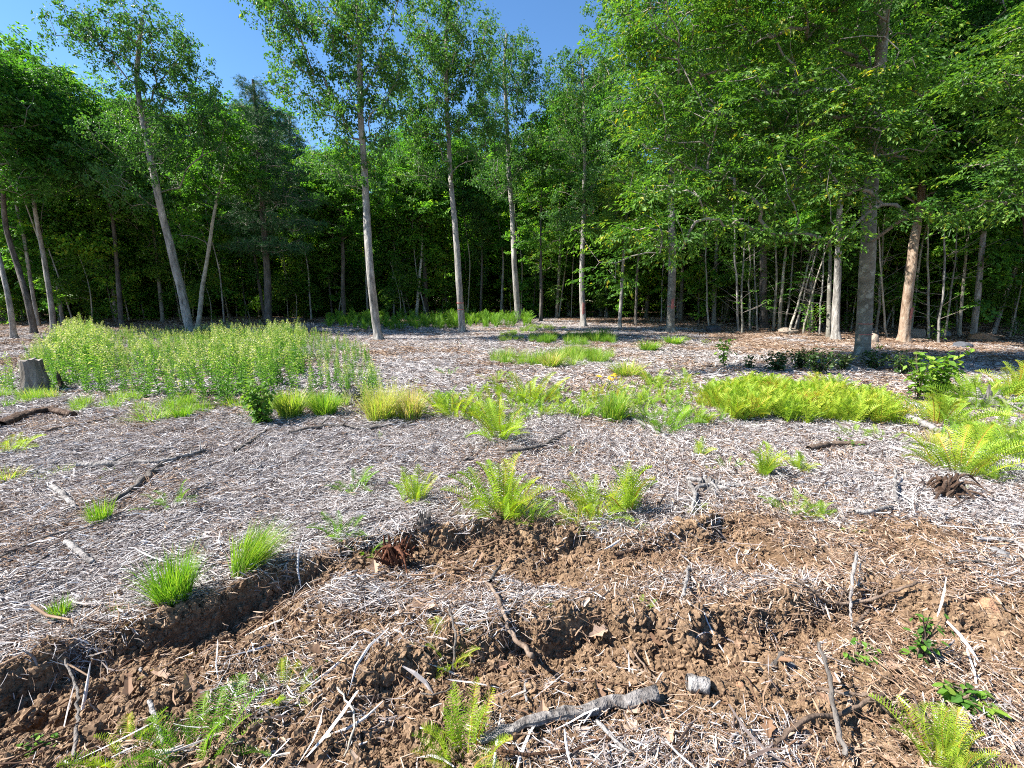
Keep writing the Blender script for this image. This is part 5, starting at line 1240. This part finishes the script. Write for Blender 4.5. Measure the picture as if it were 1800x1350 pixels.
stick([(248, 1178), (252, 1205)], 4, 3, 'tiny white splinter standing in the deep rut', B_WOOD, .03, name='splinter', cat='splinter')
stick([(596, 1246), (618, 1270), (628, 1295), (620, 1325), (606, 1338)], 3, 3, 'curved white root arching over bare soil', B_PALE, lifts=[.05, .06, .05, .03, .0], name='root', cat='root')
stick([(268, 1265), (280, 1295), (292, 1335)], 7, 5, 'pale split wood between the two bottom-left ferns', B_WOOD, .02)
stick([(855, 1035), (872, 1085), (905, 1130), (935, 1180)], 5, 7, 'long brown stick running down the middle foreground', B_STICK, lifts=[.01, .04, .07, .11], twigs=1)
stick([(862, 1040), (870, 1015), (880, 990)], 6, 4, 'rough bark piece at the top of the long brown stick', B_DARK, .01)
stick([(925, 1200), (920, 1225), (926, 1250)], 5, 4, 'short pale curved stick beside the long brown stick', B_WOOD, .01)
stick([(815, 1175), (800, 1200), (780, 1215), (740, 1220)], 3, 2, 'thin dark twig curving on the soil left of centre', B_DARK, .02)
stick([(1095, 1120), (1120, 1160), (1150, 1220)], 4, 3, 'thin brown stick lying toward the split grey log', B_STICK, .01)
stick([(1110, 1125), (1145, 1175), (1160, 1225)], 3, 3, 'second thin brown stick parallel to the first above the log', B_STICK, .01)
stick([(140, 832), (200, 833), (290, 828), (330, 815), (362, 802)], 6, 4, 'long curved grey branch lying on the chips at left', B_WOOD, .02, twigs=3)
stick([(190, 900), (225, 880), (262, 855), (300, 815)], 6, 5, 'dark branch crossing under the curved grey one', B_DARK, .01, twigs=2)
stick([(415, 802), (440, 785), (468, 765)], 4, 3, 'dark short stick between the curved branch and the shrub', B_DARK, .01)
stick([(510, 772), (545, 762), (600, 757), (650, 765), (700, 755)], 5, 3, 'long dark twig lying left of the lowest bright fern', B_DARK, .01, twigs=3)
stick([(345, 722), (380, 720), (420, 717)], 4, 3, 'dark twig in front of the weeds left of the shrub', B_DARK, .01)
stick([(80, 768), (130, 758), (205, 740)], 4, 3, 'brown stick left of the twig before the weeds', B_STICK, .01)
stick([(5, 760), (40, 742), (90, 730), (130, 738)], 8, 6, 'old dark log piece at the left edge below the tall stump', B_ROT, .02, name='log', cat='log', rough=.4)
stick([(890, 805), (940, 800), (965, 790), (1000, 765)], 4, 3, 'dark root with splayed twigs in the middle of the chips', B_DARK, .03, twigs=4, name='root', cat='root')
stick([(800, 828), (830, 810), (855, 790)], 3, 2, 'thin twig left of the dark splayed root', B_DARK, .01)
stick([(1110, 745), (1150, 762), (1200, 800)], 3, 3, 'pale thin stick in front of the dark arching bracken', B_WOOD, .01)
stick([(1560, 738), (1600, 750), (1650, 772)], 7, 5, 'pale log just right of the fern bed', B_WOOD, .02, name='log', cat='log')
stick([(1205, 855), (1260, 862), (1330, 872), (1370, 890)], 5, 3, 'long pale stick sloping under the fern pair', B_WOOD, .01, twigs=1)
stick([(1420, 800), (1460, 790), (1520, 792)], 6, 4, 'dark bark strip below the low bushy plants', B_STICK, .01)
stick([(1210, 862), (1222, 890), (1216, 920)], 5, 3, 'vertical weathered splinter on the splintered stump remains', B_WOOD, .02)
stick([(1572, 900), (1570, 872), (1567, 855)], 5, 2, 'upright grey splinter left of the dark root stump', B_WOOD, lifts=[0, .07, .12])
stick([(1080, 975), (1150, 962), (1180, 955)], 6, 4, 'rusty strip of bark in the rut bank', B_ROT, .01)
stick([(1210, 1002), (1205, 1040), (1200, 1075)], 6, 4, 'bleached curved root piece right of centre', B_WOOD, .02, name='root', cat='root')
stick([(1500, 915), (1530, 918), (1565, 908)], 5, 3, 'forked grey stick above the right-hand rut', B_WOOD, .02, twigs=1)
stick([(1660, 1012), (1700, 1008), (1745, 1012)], 4, 3, 'dark stick near the flat rusty stone', B_DARK, .01)
stick([(1710, 970), (1760, 972), (1800, 985)], 7, 5, 'bleached branch at the right edge above the stones', B_WOOD, .02, twigs=1)
stick([(95, 870), (115, 885), (135, 905)], 5, 4, 'white split stick left of the sparse grass tuft', B_WOOD, .01)
stick([(120, 970), (140, 985), (165, 1000)], 9, 7, 'broad bleached wood fragment at left', B_WOOD, .01, name='wood_chunk', cat='wood chunk')
stick([(55, 1010), (85, 990), (120, 975)], 3, 3, 'dark twig crossing toward the broad bleached fragment', B_DARK, .01)
stick([(0, 1000), (80, 960), (160, 940), (270, 905)], 3, 2, 'long thin dark twig at left above the bleached fragment', B_DARK, .02)
stick([(1048, 1290), (1075, 1320), (1105, 1352)], 7, 5, 'weathered stick below the right end of the log', B_WOOD, .02)
stick([(735, 1188), (728, 1205), (720, 1215)], 3, 2, 'small broken stick in the soil left of centre', B_STICK, .01)
stick([(620, 1245), (650, 1228), (690, 1212)], 4, 3, 'half-buried brown stick above the curved white root', B_STICK, .005)
stick([(797, 1160), (802, 1135), (790, 1112)], 5, 3, 'dark upright twig among the yellow foreground fern', B_DARK, lifts=[0, .06, .1])
stick([(1370, 1175), (1440, 1160), (1530, 1200), (1580, 1225)], 2, 2, 'thin green-grey stem trailing over the soil at right', B_STICK, .02)

# larger dead leaves lying on top, big enough to pick out
DL = []
for _ in range(6):
    v, f = dead_leaf(1.0, random.choice((2, 3))); DL.append(mesh_np('dead_leaf', v, f, np.full(len(f), random.uniform(.5, .9)), M_DLEAF))
spots = [(765, 1062, 42, 'pale tan oak leaf, largest in the middle foreground'), (718, 1055, 26, 'tan leaf left of the largest oak leaf'), (873, 1030, 24, 'folded tan leaf beside the long brown stick'), (198, 1238, 24, 'tan leaf on the dark soil at lower left'), (1100, 1272, 26, 'curled leaf lying on the split log'),
         (1118, 1290, 30, 'coppery leaf leaning under the log'), (1060, 1300, 28, 'pale leaf just below the middle of the log'), (1348, 1290, 26, 'star-shaped pale leaf near the dark upright stick'), (1068, 1095, 26, 'reddish leaf on the bank at centre'), (990, 1320, 30, 'broad brown leaf near the bottom edge'),
         (1180, 1330, 28, 'pinkish leaf at the bottom right of the log'), (1570, 1290, 26, 'pale leaf right of the thick brown branch'), (1470, 1195, 22, 'tan leaf above the curved brown branch'), (905, 1340, 30, 'rust-coloured leaf at the bottom near the fern'), (660, 1010, 20, 'light leaf on the track left of centre'), (1275, 1040, 20, 'small leaf left of the flat orange stone')]
for k, (u, v, s, lb) in enumerate(spots):
    g = gp(u, v); mpp = mppf(g); o = obj('dead_leaf', DL[k % 6], None, (g[0], g[1], Hs(g[0], g[1]) + .03)); o.scale = (s * mpp * 1.5,) * 3
    o.rotation_euler = (random.gauss(0, .3), random.gauss(0, .3), random.uniform(0, 6.28)); tag(o, lb, 'leaf', 'large dead leaves in the foreground')
